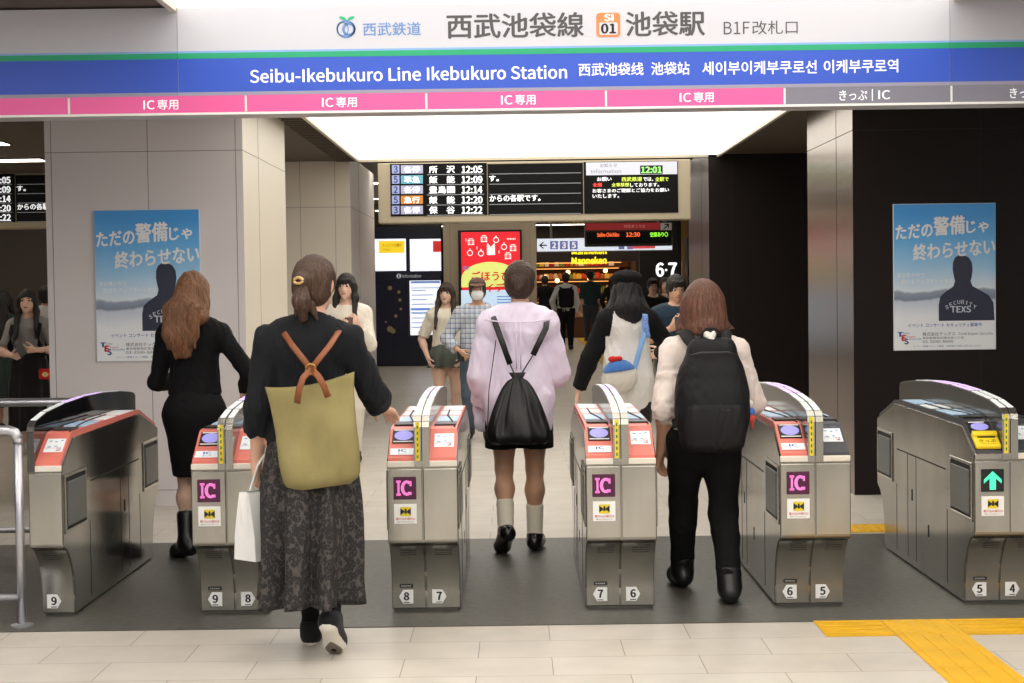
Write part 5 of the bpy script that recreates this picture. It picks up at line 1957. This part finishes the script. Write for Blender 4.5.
# drawstring bag
dl = mat('black_nylon', (15, 15, 17), .42, bump=((30, 30, 9), .35), noise=((6, 6, 6), .1))
db = thing('drawstring_bag', 'black drawstring bag hanging low on the back of the lilac shirt', 'bag', R3.location)
rings = []
for i in range(26):
    t = i / 25
    z = .645 + .365 * t
    hw = .182 * (1 - t) ** .60 * (0.70 + .30 * min(1, t * 5) ** .5) + .018
    hd = .060 * (1 - t) ** .5 * min(1, .5 + t * 5) + .016
    ring = []
    for k in range(96):
        a = 2 * math.pi * k / 96
        ca, sa = math.cos(a), math.sin(a)
        w = .010 * t * math.sin(17 * a) + .006 * t * math.sin(31 * a + 1)
        ring.append((-.006 + (hw + w) * math.copysign(abs(ca) ** .62, ca), -.235 - (.02 * (1 - t)) + (hd + w * .6) * math.copysign(abs(sa) ** .7, sa) + .010 * math.sin(14 * z + 9 * ca) * (1 - t), z))
    rings.append(ring)
rings.append([(-.006 + (x + .006) * 1.6, (y + .235) * 1.7 - .235, z + .03) for x, y, z in rings[-1]])
MB().rings(rings).build('bag_body', dl, db, smooth='all')
p3 = lambda u, v, Y: local(R3, u, v, Y)
apex = V3(-.006, -.235, 1.02)
for pts in ([p3(494, 313, 8.90), p3(493, 316, 8.76), p3(496, 325, 8.69), p3(510, 364, 8.63)], [p3(547, 317, 8.90), p3(547, 320, 8.76), p3(546, 328, 8.69), p3(533, 355, 8.64)]):
    MB().tube(pts, .0165, 10, flat=.25, up=(0, -1, .1)).build('strap', dl, db, smooth='all')
MB().tube([p3(510, 364, 8.63), apex + V3(-.012, 0, 0)], .004, 8).tube([p3(533, 355, 8.64), apex + V3(.012, 0, 0)], .004, 8).tube([p3(496, 340, 8.68), p3(489, 390, 8.66), p3(487, 440, 8.62)], .003, 6).build('cord', BLACK, db, smooth='all')

# ------------------------------------------------------------------ 4: the girl in the raglan top and beret
Y4 = 11.1
R4 = thing('person', 'person in a black beret and white top with long black sleeves, seen from behind', 'person', (at(629, 480, Y4).x, Y4, 0))
B4 = Body(1.625, (-.09, .12, .085), (.10, -.08, .085), (-.345, .05, .78), (.26, .32, 1.02), hyaw=.05, poleL=(-.9, -.6, 0), poleR=(.6, -.8, -.4))
body(R4, B4, .008, SKIN3)
face_parts(R4, B4, (30, 26, 26))
raglan = [cloth_mat('white_jersey', (238, 234, 228)), BLK]
def rag(f):
    x, z = np.abs(f[:, 0]), f[:, 2]
    edge = .098 + (1.36 - z) * .16
    far = np.ones(len(f)) * 9
    for sx in (-1, 1):
        for a, b_ in ((B4.sh[sx], B4.elb[sx]), (B4.elb[sx], B4.wr[sx])):
            t = np.clip(((f - a) @ (b_ - a)) / ((b_ - a) @ (b_ - a)), 0, 1)
            far = np.minimum(far, np.linalg.norm(f - a - t[:, None] * (b_ - a), axis=1))
    return (((x > edge) & (z > 1.16)) | ((far < .088) & (z <= 1.16) & (x > .16)) | (z > B4.neck[2] - .004)).astype(int)
top(R4, B4, .0075, raglan, .034, .615, (1.98, 1.98), .028, 'raglan_top', fold(.008, 8, 22), fmat=rag, extra=[rc(B4.waist, B4.pc + V3(0, 0, -.12), .15, .18, .05, (1, .7, 1))])
trousers(R4, B4, .009, cloth_mat('dark_brown_cloth', (40, 34, 32)), .004, topz=.70, wr=fold(.006, 9, 2))
for sx in (-1, 1):
    shoe(R4, B4, sx, .007, [mat('dark_shoe', (26, 24, 24), .4)], .010)
hk = hair_mat('hair_black', (14, 12, 13))
P = scalp(B4, grow=.011) + [face_hole(B4)]
P += [rc(B4.hp(0, -.085, -.03), B4.hp(0, -.115, -.15), .075, .095, .04, (1, .6, 1)), rc(B4.hp(.0, -.115, -.15), B4.hp(.03, -.125, -.21), .085, .05, .03, (1, .5, 1))]
for s in (-1, 1):
    P += [rc(B4.hp(s * .075, -.0, -.02), B4.hp(s * .11, -.03, -.16), .034, .04, .03), rc(B4.hp(s * .11, -.03, -.16), B4.hp(s * .135, -.09 if s > 0 else .03, -.285 if s > 0 else -.22), .038, .018, .03)]
soft('hair', P, .0065, hk, R4, wr=[(.005, 14, 3, (1, 1, .6))], groove=(B4.hp(0, -.02, 0), 24, .003))
P = [el(B4.hp(0, -.02, .075), (.108, .118, .050), .02, B4.HR @ rotx(.08)), el(B4.hp(0, -.012, .035), (.092, .106, .034), .03, B4.HR), rc(B4.hp(0, -.02, .12), B4.hp(.003, -.02, .137), .006, .004, .01)]
soft('beret', P, .006, cloth_mat('black_wool', (16, 15, 16), .95, .5, sheen=0), R4, wr=[(.003, 14, 5, (1, 1, 1))])
pbg = thing('shoulder_bag', 'round white plush shoulder bag with blue flap and light blue strap on the beret wearer', 'bag', R4.location)
p4 = lambda u, v, Y: local(R4, u, v, Y)
c4 = p4(620.5, 377, 10.92)
plush = cloth_mat('white_plush', (236, 230, 218), .95, .6, .4)
soft('bag_body', [el(c4, (.122, .085, .118), .02)], .007, plush, pbg, wr=[(.002, 26, 5, (1, 1, 1))])
soft('flap', [el(c4 + V3(-.006, -.004, .020), (.120, .090, .106), .01), pl(c4 + V3(0, 0, .045), (.12, 0, -1))], .006, cloth_mat('blue_plush', (64, 116, 190), .9, .5, .4), pbg)
soft('bow', [el(c4 + V3(-.055, -.03, .128), (.034, .024, .022), .01), el(c4 + V3(-.012, -.03, .132), (.026, .024, .018), .01)], .005, cloth_mat('red_felt', (206, 44, 40)), pbg)
pale_b = cloth_mat('pale_blue_webbing', (136, 176, 228), .7, .2)
MB().tube([p4(645, 311, 11.12), p4(645, 315, 10.98), p4(644, 335, 10.93), p4(639, 352, 10.92), p4(633, 375, 10.92), p4(627, 372, 10.92)], .019, 10, flat=.15, up=(0, -1, 0)).build('strap', pale_b, pbg, smooth='all')
soft('strap_scarf', [rc(p4(645, 318, 10.97), p4(646, 328, 10.94), .024, .018, .02, (1, .6, 1)), rc(p4(646, 328, 10.94), p4(648, 336, 10.94), .016, .02, .02, (1, .5, 1))], .007, mat('blue_gingham', (112, 146, 206), .7, noise=((90, 90, 90), .4)), pbg, wr=fold(.005, 20, 3))

# ------------------------------------------------------------------ 5: the woman with the black backpack
Y5 = 7.45
R5 = thing('person', 'woman with a reddish brown bob, white blouse and black trousers walking through the gate lane', 'person', (at(705.5, 580, Y5).x, Y5, 0))
B5 = Body(1.555, (-.085, .26, .092), (.095, -.16, .092), (-.205, .05, .715), (.200, .28, .94), hyaw=.08, hpitch=-.05, footL=(-.12, 1, 0), footR=(.08, 1, -.02), poleL=(-.15, -1, 0), poleR=(.3, -.9, -.4))
body(R5, B5, .0058, SKIN2, (dict(curl=.45, palm=(.8, -.5, 0)), dict(curl=.5, palm=(-.2, 0, -1))))
face_parts(R5, B5, (80, 52, 40))
bl = cloth_mat('white_lace', (236, 222, 214), .75, .45, .2, .10)
ex = [rc(B5.sh[s], B5.elb[s], .050, .052, .05) for s in (-1, 1)] + [rc(B5.waist, B5.pc + V3(0, 0, .02), .135, .175, .05, (1, .7, 1))]
top(R5, B5, .006, bl, .016, .80, (1.25, 1.35), .018, 'blouse', fold(.008, 12, 17, b=.005, f2=34), extra=ex, neck=1.1, neck_dz=-.006)
trousers(R5, B5, .0068, BLK, .012, to=.86, g2=.027, topz=.99, wr=fold(.005, 8, 6))
for sx in (-1, 1):
    shoe(R5, B5, sx, .005, [mat('black_shoe_leather', (24, 23, 24), .33)], .013, 'shoe', shaft=.06)
hr = hair_mat('hair_red_brown', (98, 61, 44))
P = scalp(B5, grow=.016) + [rc(B5.hp(0, -.06, .0), B5.hp(.0, -.07, -.115), .092, .098, .04, (1, .72, 1))]
for s in (-1, 1):
    P += [rc(B5.hp(s * .068, .0, .01), B5.hp(s * .088, .0, -.115), .036, .042, .04)]
P += [rc(B5.hp(.10, -.03, -.10), B5.hp(.145, -.03, -.118), .022, .006, .02), el(B5.hp(0, .10, -.06), (.056, .075, .12), .014, B5.HR, op='s'), pl(B5.hp(0, 0, -.126), (0, .15, -1), .012)]
soft('hair', P, .0048, hr, R5, wr=[(.004, 12, 3, (1, 1, .5))], groove=(B5.hp(0, -.02, 0), 30, .0022))
bp = thing('backpack', 'large black backpack with a colourful charm on the woman in the white blouse', 'backpack', R5.location)
pack = cloth_mat('pack_nylon', (19, 19, 21), .6, .3, sheen=0)
p5 = lambda u, v, Y: local(R5, u, v, Y)
bc = V3(.012, -.225, .995)
soft('bag_body', [rb(bc + V3(0, 0, -.10), (.088, .025, .10), .064, .08), rb(bc + V3(0, .015, .09), (.054, .015, .12), .060, .10), rb(bc + V3(0, .005, .0), (.078, .02, .10), .062, .08), el(bc + V3(0, -.05, -.09), (.128, .085, .15), .06)], .0065, pack, bp, wr=fold(.004, 8, 9))
soft('front_pocket', [rb(bc + V3(0, -.092, -.135), (.094, .008, .070), .042, .04), el(bc + V3(0, -.10, -.13), (.112, .05, .10), .05), pl(bc + V3(0, 0, -.050), (0, 0.2, 1), .02)], .006, pack, bp, wr=fold(.003, 10, 4))
MB().tube([bc + V3(-.125, -.085, -.02), bc + V3(-.10, -.122, -.045), bc + V3(-.06, -.145, -.058), bc + V3(.06, -.145, -.058), bc + V3(.10, -.122, -.045), bc + V3(.125, -.085, -.02)], .004, 8).build('pocket_zip', mat('zip_black', (52, 52, 54), .3, .3), bp, smooth='all')
MB().tube([bc + V3(-.11, -.075, .19), bc + V3(-.06, -.098, .205), bc + V3(.06, -.098, .205), bc + V3(.11, -.075, .19)], .004, 8).build('main_zip', mat('zip_black', (52, 52, 54)), bp, smooth='all')
for s in (-1, 1):
    MB().tube([V3(s * .055, -.185, 1.215), V3(s * .085, -.145, 1.255), V3(s * .098, -.08, 1.292), V3(s * .105, -.01, 1.292), V3(s * .115, .07, 1.245), V3(s * .12, .11, 1.10), V3(s * .15, .02, .92), V3(s * .15, -.14, .84)], [.026, .030, .032, .032, .032, .03, .016, .014], 12, flat=.28, up=(s * .35, -.3, 1)).build('strap', pack, bp, smooth='all')
MB().tube([V3(-.025, -.205, 1.225), V3(-.03, -.215, 1.28), V3(-.012, -.215, 1.302), V3(.03, -.215, 1.302), V3(.048, -.215, 1.28), V3(.045, -.205, 1.225)], .011, 10, flat=.4, up=(0, 1, 0)).build('grab_loop', pack, bp, smooth='all')
ck = thing('key_charm', 'white knotted charm on the top loop of the black backpack', 'charm', R5.location)
soft('charm_body', [rc(V3(-.01, -.225, 1.280), V3(.018, -.24, 1.240), .016, .012, .01), rc(V3(.022, -.225, 1.285), V3(.006, -.24, 1.235), .012, .014, .01), rc(V3(.014, -.24, 1.235), V3(.03, -.252, 1.190), .013, .008, .01), rc(V3(.004, -.24, 1.235), V3(.012, -.252, 1.185), .008, .006, .01)], .0035, mat('charm_white', (216, 212, 206), .6), ck, wr=[(.003, 60, 3, (1, 1, 1))])
ck = thing('key_charm', 'colourful tassel charm hanging at the side of the black backpack', 'charm', R5.location)
q = p5(750, 404, 7.26)
cc_ = [mat('charm_%d' % i, c, .5) for i, c in enumerate(((230, 226, 220), (70, 120, 200), (206, 70, 60)))]
soft('bead', [el(q, (.017, .014, .02)), ], .003, cc_[0], ck)
soft('bead', [el(q + V3(.002, 0, -.036), (.022, .016, .021))], .003, cc_[1], ck)
soft('bead', [el(q + V3(.006, 0, -.066), (.020, .014, .018)), rc(q + V3(.006, 0, -.07), q + V3(.012, 0, -.115), .012, .004, .01)], .003, cc_[2], ck)
MB().tube([q + V3(-.02, .03, .075), q + V3(-.006, -.0, .06), q], .0025, 6).build('cord', cc_[0], ck, smooth='all')
# ------------------------------------------------------------------ people farther into the hall
def ramp_z(Y):
    return min(max((Y - 22) * .2 / 14, 0), .2)


def phone(par_loc, rz, c, label, up=(0, .5, .85), rgb=(30, 30, 34)):
    o = thing('phone', label, 'phone', (0, 0, 0))
    o.location, o.rotation_euler = par_loc, (0, 0, rz)
    q = Vector((0, 0, 1)).rotation_difference(Vector(up).normalized()).to_matrix().to_4x4()
    M = Matrix.Translation(Vector(c)) @ q
    MB().box(-.036, .036, -.005, .005, -.074, .074, .004, 2, M=M).build('case', mat('phone_%d' % rgb[0], rgb, .3), o)
    MB().box(-.033, .033, -.0062, -.0048, -.07, .07, M=M).build('screen', SCREENK, o)
    MB().box(.012, .03, .0048, .0075, .045, .066, .003, 1, M=M).build('camera_bump', BLACK, o)
    return o


def hair_long(B, back=-.36, side=-.36, bangs=True, w=1.0):
    P = scalp(B, grow=.012)
    hole = face_hole(B, -.014 if bangs else .0, -.006)
    P.append(hole)
    P += [rc(B.hp(0, -.085, -.03), B.hp(0, -.12, back), .078 * w, .075 * w, .04, (1, .5, 1))]
    for s in (-1, 1):
        P += [rc(B.hp(s * .074, .012, .02), B.hp(s * .086, .015, -.10), .022, .026, .03), rc(B.hp(s * .086, .03, -.10), B.hp(s * .095, .125, side), .030, .016, .03)]
    if bangs:
        P += [rc(B.hp(x, .084 - abs(x) * .5, .062), B.hp(x * 1.05, .090 - abs(x) * .55, .026), .016, .008, .012) for x in (-.045, -.022, 0, .022, .045)]
    return P


def hair_short(B, bulk=.012):
    return scalp(B, grow=bulk) + [face_hole(B, -.005)] + [rc(B.hp(x, .082 - abs(x) * .5, .075), B.hp(x * 1.1 + .008, .088 - abs(x) * .6, .040), .016, .008, .012) for x in (-.04, -.014, .014, .04)]


def figure(label, u, Y, facing, H, tone, topm, botm, hairm, style, h=.012, male=False, aL=(-.09, .06, .088), aR=(.09, -.06, .088), wL=(-.21, .06, .80), wR=(.21, .06, .80), hyaw=0.0, hpitch=0.0,
           sl=(1.0, 1.0), tg=.022, hem=.80, bottom='trousers', skirt_z=.5, shoe_rgb=(30, 28, 28), hands=({}, {}), g2=None, face=None, poleL=(-.8, -.7, 0), poleR=(.8, -.7, 0), wr=None, name='shirt'):
    rz = math.pi if facing else 0.0
    X = at(u, 300, Y).x
    R = thing('person', label, 'person', (X, Y, ramp_z(Y)), rz)
    B = Body(H, aL, aR, wL, wR, male=male, hyaw=hyaw, hpitch=hpitch, poleL=poleL, poleR=poleR)
    body(R, B, h, tone, hands)
    if face:
        face_parts(R, B, face)
    top(R, B, h, topm, tg, hem, sl, g2, name, wr or fold(.005, 9, int(u)))
    if bottom == 'trousers':
        trousers(R, B, h, botm, .018, g2=.025, topz=hem + .12, wr=fold(.004, 9, int(u) + 3))
    else:
        drape('skirt', botm, R, (0, -.005), hem + .10, skirt_z, .140 * H / 1.6, .115 * H / 1.6, .20, .20, folds=9, amp=.016, n=72, nz=16, seed=int(u), bulge=.025)
    for sx in (-1, 1):
        shoe(R, B, sx, max(h * .8, .006), [mat('shoe_%d_%d' % (shoe_rgb[0], shoe_rgb[2]), shoe_rgb, .5)], .011)
    if style:
        P = hair_long(B) if style == 'long' else hair_long(B, -.32, -.34, False) if style == 'long_parted' else hair_short(B)
        soft('hair', P, max(h * .75, .006), hairm, R, groove=(B.hp(0, -.02, 0), 24, .0025), wr=[(.003, 14, 3, (1, 1, .5))])
    return R, B


hk2 = hair_mat('hair_soft_black', (26, 20, 19))
# the girl in white by the far pale column
R, B = figure('young woman with long dark hair and loose white blouse by the pale column', 346.5, 13.7, True, 1.66, SKIN3, cloth_mat('cream_blouse', (238, 230, 218)), cloth_mat('ivory_skirt', (226, 218, 206)), hk2, 'long', .0085,
              wL=(-.13, .27, 1.20), wR=(.02, .29, 1.17), sl=(1.9, 1.9), tg=.026, hem=.72, aL=(-.06, .03, .088), aR=(.06, -.03, .088), hands=(dict(curl=.8, palm=(1, -.2, .6)), dict(curl=.8, palm=(-1, -.2, .6))), face=(50, 36, 32), hyaw=-.15, hpitch=-.08, poleL=(-.35, -.5, -.9), poleR=(.35, -.5, -.9))
phone(R.location, math.pi, (B.wr[-1] + B.wr[1]) / 2 + V3(0, .085, .03), 'brown cased phone held by the young woman in white', (0, -.4, .9), (96, 58, 44))
# the girl behind the man with the mask
R, B = figure('girl in cream top and grey green skirt beside the man in the face mask', 446.5, 16.3, True, 1.575, SKIN3, cloth_mat('cream_knit', (232, 224, 206)), cloth_mat('grey_green_skirt', (84, 88, 80)), hair_mat('hair_chestnut', (58, 40, 34)), 'long', .0095,
              wL=(-.17, .12, .80), wR=(.20, .08, .80), sl=(.85, .85), tg=.028, hem=.84, bottom='skirt', skirt_z=.70, face=(56, 40, 34), hyaw=-.2, aL=(-.08, -.10, .09), aR=(.08, .10, .09), shoe_rgb=(60, 52, 48))
# the man with the mask
plaid, nt, b = nodes_of('plaid_shirt', (212, 218, 228), .8)
tc = nt.nodes.new('ShaderNodeTexCoord')
sep = nt.nodes.new('ShaderNodeSeparateXYZ')
nt.links.new(tc.outputs['Object'], sep.inputs[0])
acc = None
for ax_, k_ in (('X', 20.0), ('Z', 20.0)):
    mu = nt.nodes.new('ShaderNodeMath')
    mu.operation = 'MULTIPLY'
    mu.inputs[1].default_value = k_
    nt.links.new(sep.outputs[ax_], mu.inputs[0])
    fr = nt.nodes.new('ShaderNodeMath')
    fr.operation = 'FRACT'
    nt.links.new(mu.outputs[0], fr.inputs[0])
    r_ = ramp(nt, fr.outputs[0], [(0, (228, 230, 234)), (.40, (126, 142, 172)), (.54, (226, 228, 232)), (.70, (170, 182, 204)), (.78, (228, 230, 234))], 'CONSTANT')
    if acc is None:
        acc = r_
    else:
        mx = nt.nodes.new('ShaderNodeMix')
        mx.data_type, mx.blend_type = 'RGBA', 'MULTIPLY'
        mx.inputs[0].default_value = 1
        nt.links.new(acc, mx.inputs[6])
        nt.links.new(r_, mx.inputs[7])
        nt.links.new(mx.outputs[2], b.inputs['Base Color'])
R, B = figure('man in brown cap, white face mask, blue plaid shirt and jeans', 477.5, 15.5, True, 1.615, SKIN2, plaid, cloth_mat('washed_jeans', (84, 98, 112), var=.15), hair_mat('hair_grey', (70, 66, 64)), 'short', .0085, male=True,
              aL=(-.09, .14, .09), aR=(.10, -.12, .10), wR=(.19, .16, .90), wL=(-.26, .05, .80), sl=(1.85, 1.8), tg=.026, hem=.78, hands=(dict(curl=.6), dict(curl=.9, palm=(-.8, 0, -.4))), face=(40, 36, 34), shoe_rgb=(44, 40, 40))
capm = cloth_mat('brown_cap', (104, 72, 60), .8)
soft('cap', [el(B.hp(0, -.008, .055), (.088, .104, .075), .02, B.HR), pl(B.hp(0, 0, .045), B.HR @ V3(0, .12, -1), .004)], .006, capm, R)
soft('cap_brim', [el(B.hp(0, .105, .052), (.066, .062, .010), .02, B.HR @ rotx(-.28))], .005, capm, R)
soft('cap_band', [el(B.hp(0, -.008, .052), (.0895, .1055, .030), .01, B.HR), pl(B.hp(0, 0, .058), (0, 0, 1), .002), pl(B.hp(0, 0, .046), (0, 0, -1), .002), pl(B.hp(0, .05, 0), (0, -1, 0), .002)], .005, mat('cap_pale_band', (206, 190, 176), .8), R)
soft('face_mask', [el(B.hp(0, .052, -.045), (.062, .060, .058), .02, B.HR), rc(B.hp(0, .09, -.02), B.hp(0, .10, -.045), .012, .012, .02), pl(B.hp(0, .012, 0), (0, -1, 0), .004), pl(B.hp(0, 0, .004), (0, 0, 1), .004)], .005, mat('mask_white', (240, 240, 240), .7), R, wr=[(.001, 60, 3, (.3, 1, 1))])
collar(R, B, plaid, .066, .03)
mb = MB()
MB().tube([(.155 * math.cos(t), .11 * math.sin(t), .86) for t in np.linspace(0, 6.28, 40)], .018, 8, flat=.3, up=(1, 0, 0)).build('belt', mat('belt_leather', (52, 42, 38), .5), R, smooth='all')
phone(R.location, math.pi, B.wr[1] + V3(-.02, .07, -.05), 'black phone in the lowered hand of the man in the cap', (-.1, .7, -.6))
# the man in the dark blue t-shirt
R, B = figure('man in a dark blue t-shirt looking down at his phone by the dark columns', 676, 14.0, True, 1.60, SKIN2, cloth_mat('petrol_tee', (34, 52, 68)), cloth_mat('charcoal_trousers', (44, 44, 48)), hk2, 'short', .009, male=True,
              wL=(-.05, .30, 1.16), wR=(.08, .30, 1.14), sl=(.85, .85), hem=.84, hands=(dict(curl=.9, palm=(1, -.2, .6)), dict(curl=.9, palm=(-1, -.2, .6))), face=(30, 26, 26), hpitch=-.28, hyaw=.15, poleL=(-.8, -.3, -.7), poleR=(.8, -.3, -.7))
phone(R.location, math.pi, (B.wr[-1] + B.wr[1]) / 2 + V3(0, .085, .03), 'dark phone held up by the man in the dark blue t-shirt', (0, -.5, .85))
# the woman with the grey top at the left edge
R, B = figure('woman in a grey t-shirt and long black skirt looking up from her phone', 28, 14.7, True, 1.555, SKIN3, cloth_mat('grey_tee', (142, 140, 140)), cloth_mat('black_skirt', (25, 24, 26)), hk2, 'long_parted', .0085,
              wL=(-.13, .24, 1.00), wR=(.08, .26, .95), sl=(.8, .8), tg=.024, hem=.90, bottom='skirt', skirt_z=.24, hands=(dict(curl=.8, palm=(1, -.2, .6)), dict(curl=.8, palm=(-1, -.2, .6))), face=(44, 32, 30), hyaw=.1, shoe_rgb=(226, 222, 216), poleL=(-.8, -.5, -.5), poleR=(.8, -.5, -.5))
phone(R.location, math.pi, (B.wr[-1] + B.wr[1]) / 2 + V3(0, .085, .035), 'black phone held by the woman in the grey t-shirt', (.55, -.35, .75))
wb = thing('backpack', 'black backpack worn by the woman in the grey t-shirt, its straps over her shoulders', 'backpack', R.location, math.pi)
soft('bag_body', [rb((0, -.21, 1.10), (.085, .03, .12), .06, .03)], .01, BLK, wb)
for s in (-1, 1):
    MB().tube([V3(s * .10, -.15, 1.24), V3(s * .115, -.06, B.sh[1][2] + .068), V3(s * .12, .05, B.sh[1][2] + .045), V3(s * .125, .135, 1.16), V3(s * .14, .135, 1.04), V3(s * .165, .02, .94), V3(s * .13, -.13, .96)], .026, 10, flat=.25, up=(0, 0, 1)).build('strap', BLK, wb, smooth='all')
pp = at(46, 374, 14.5)
po = thing('pouch', 'small red pouch hanging at the hip of the woman in the grey t-shirt', 'pouch', pp)
soft('pouch_body', [rb((0, 0, 0), (.05, .012, .036), .014, .01)], .007, cloth_mat('red_felt', (206, 44, 40)), po)
soft('patch', [el((0, -.024, -.004), (.034, .008, .026), .01)], .006, mat('cream_patch', (232, 206, 150), .7), po)
MB().tube([(0, 0, .045), (-.01, .0, .20), (.0, .12, .26)], .006, 8).build('cord', BLK, po, smooth='all')

FAR = .015
dark = cloth_mat('black_coat', (18, 18, 20), sheen=0)
whs = cloth_mat('white_shirt', (218, 218, 220))
figure('person in a white shirt behind the woman in the grey t-shirt', 46, 19.0, False, 1.62, SKIN2, whs, dark, hk2, 'short', FAR, male=True, sl=(1.8, 1.8))
figure('dark-haired person in a dark green dress at the very edge of the side hall', 3, 17.0, False, 1.56, SKIN2, cloth_mat('dark_green_cloth', (40, 52, 48)), cloth_mat('dark_green_cloth', (40, 52, 48)), hk2, 'long_parted', FAR, sl=(1.5, 1.5), bottom='skirt', skirt_z=.3)
figure('person in black standing close to the brown hall pillar, facing the sweets shop', 545, 36.5, False, 1.62, SKIN2, dark, dark, hk2, 'short', FAR, sl=(1.9, 1.9))
R, B = figure('person in a white shirt with a black backpack walking towards the shops', 566, 34.0, False, 1.69, SKIN2, whs, dark, hk2, 'short', FAR, male=True, sl=(1.9, 1.9), wL=(-.24, .05, .85))
wb = thing('backpack', 'black backpack on the white-shirted person far down the hall', 'backpack', R.location)
soft('bag_body', [rb((0, -.20, 1.14), (.10, .04, .14), .07, .03)], .014, BLK, wb)
for s in (-1, 1):
    MB().tube([V3(s * .10, -.16, 1.30), V3(s * .12, -.06, B.sh[1][2] + .068), V3(s * .13, .08, B.sh[1][2] + .02), V3(s * .14, .13, 1.16), V3(s * .16, .0, .98), V3(s * .12, -.15, .98)], .03, 8, flat=.25).build('strap', BLK, wb, smooth='all')
R, B = figure('person in a dark hat and dark teal shirt standing before the sweets shop', 590.5, 38.3, False, 1.74, SKIN2, cloth_mat('teal_shirt', (36, 56, 58)), cloth_mat('slate_trousers', (58, 62, 70)), hk2, 'short', FAR, male=True, sl=(1.0, 1.0))
soft('hat', [el(B.hp(0, -.01, .06), (.10, .115, .07), .02), el(B.hp(0, -.01, .04), (.15, .16, .014), .03)], .012, cloth_mat('dark_felt', (34, 38, 44)), R)
figure('long-haired person in black by the right end of the sweets shop', 613, 37.6, False, 1.60, SKIN2, dark, dark, hk2, 'long_parted', FAR, sl=(1.9, 1.9), bottom='skirt', skirt_z=.4)
figure('person in black facing the gates behind the man in the dark blue t-shirt', 653, 23.0, True, 1.62, SKIN3, dark, dark, hk2, 'short', .012, male=True, sl=(1.9, 1.9), face=(40, 34, 32))
figure('person in a beige jacket facing the gates under the figures 6 and 7', 665, 24.6, True, 1.62, SKIN3, cloth_mat('beige_jacket', (168, 154, 138)), dark, hair_mat('hair_chestnut', (58, 40, 34)), 'long_parted', .012, sl=(1.9, 1.9), face=(60, 44, 38))
figure('dark-haired person looking at the small pale screen beside the dark column', 695, 22.0, False, 1.72, SKIN2, dark, dark, hk2, 'short', FAR, male=True, sl=(1.9, 1.9))
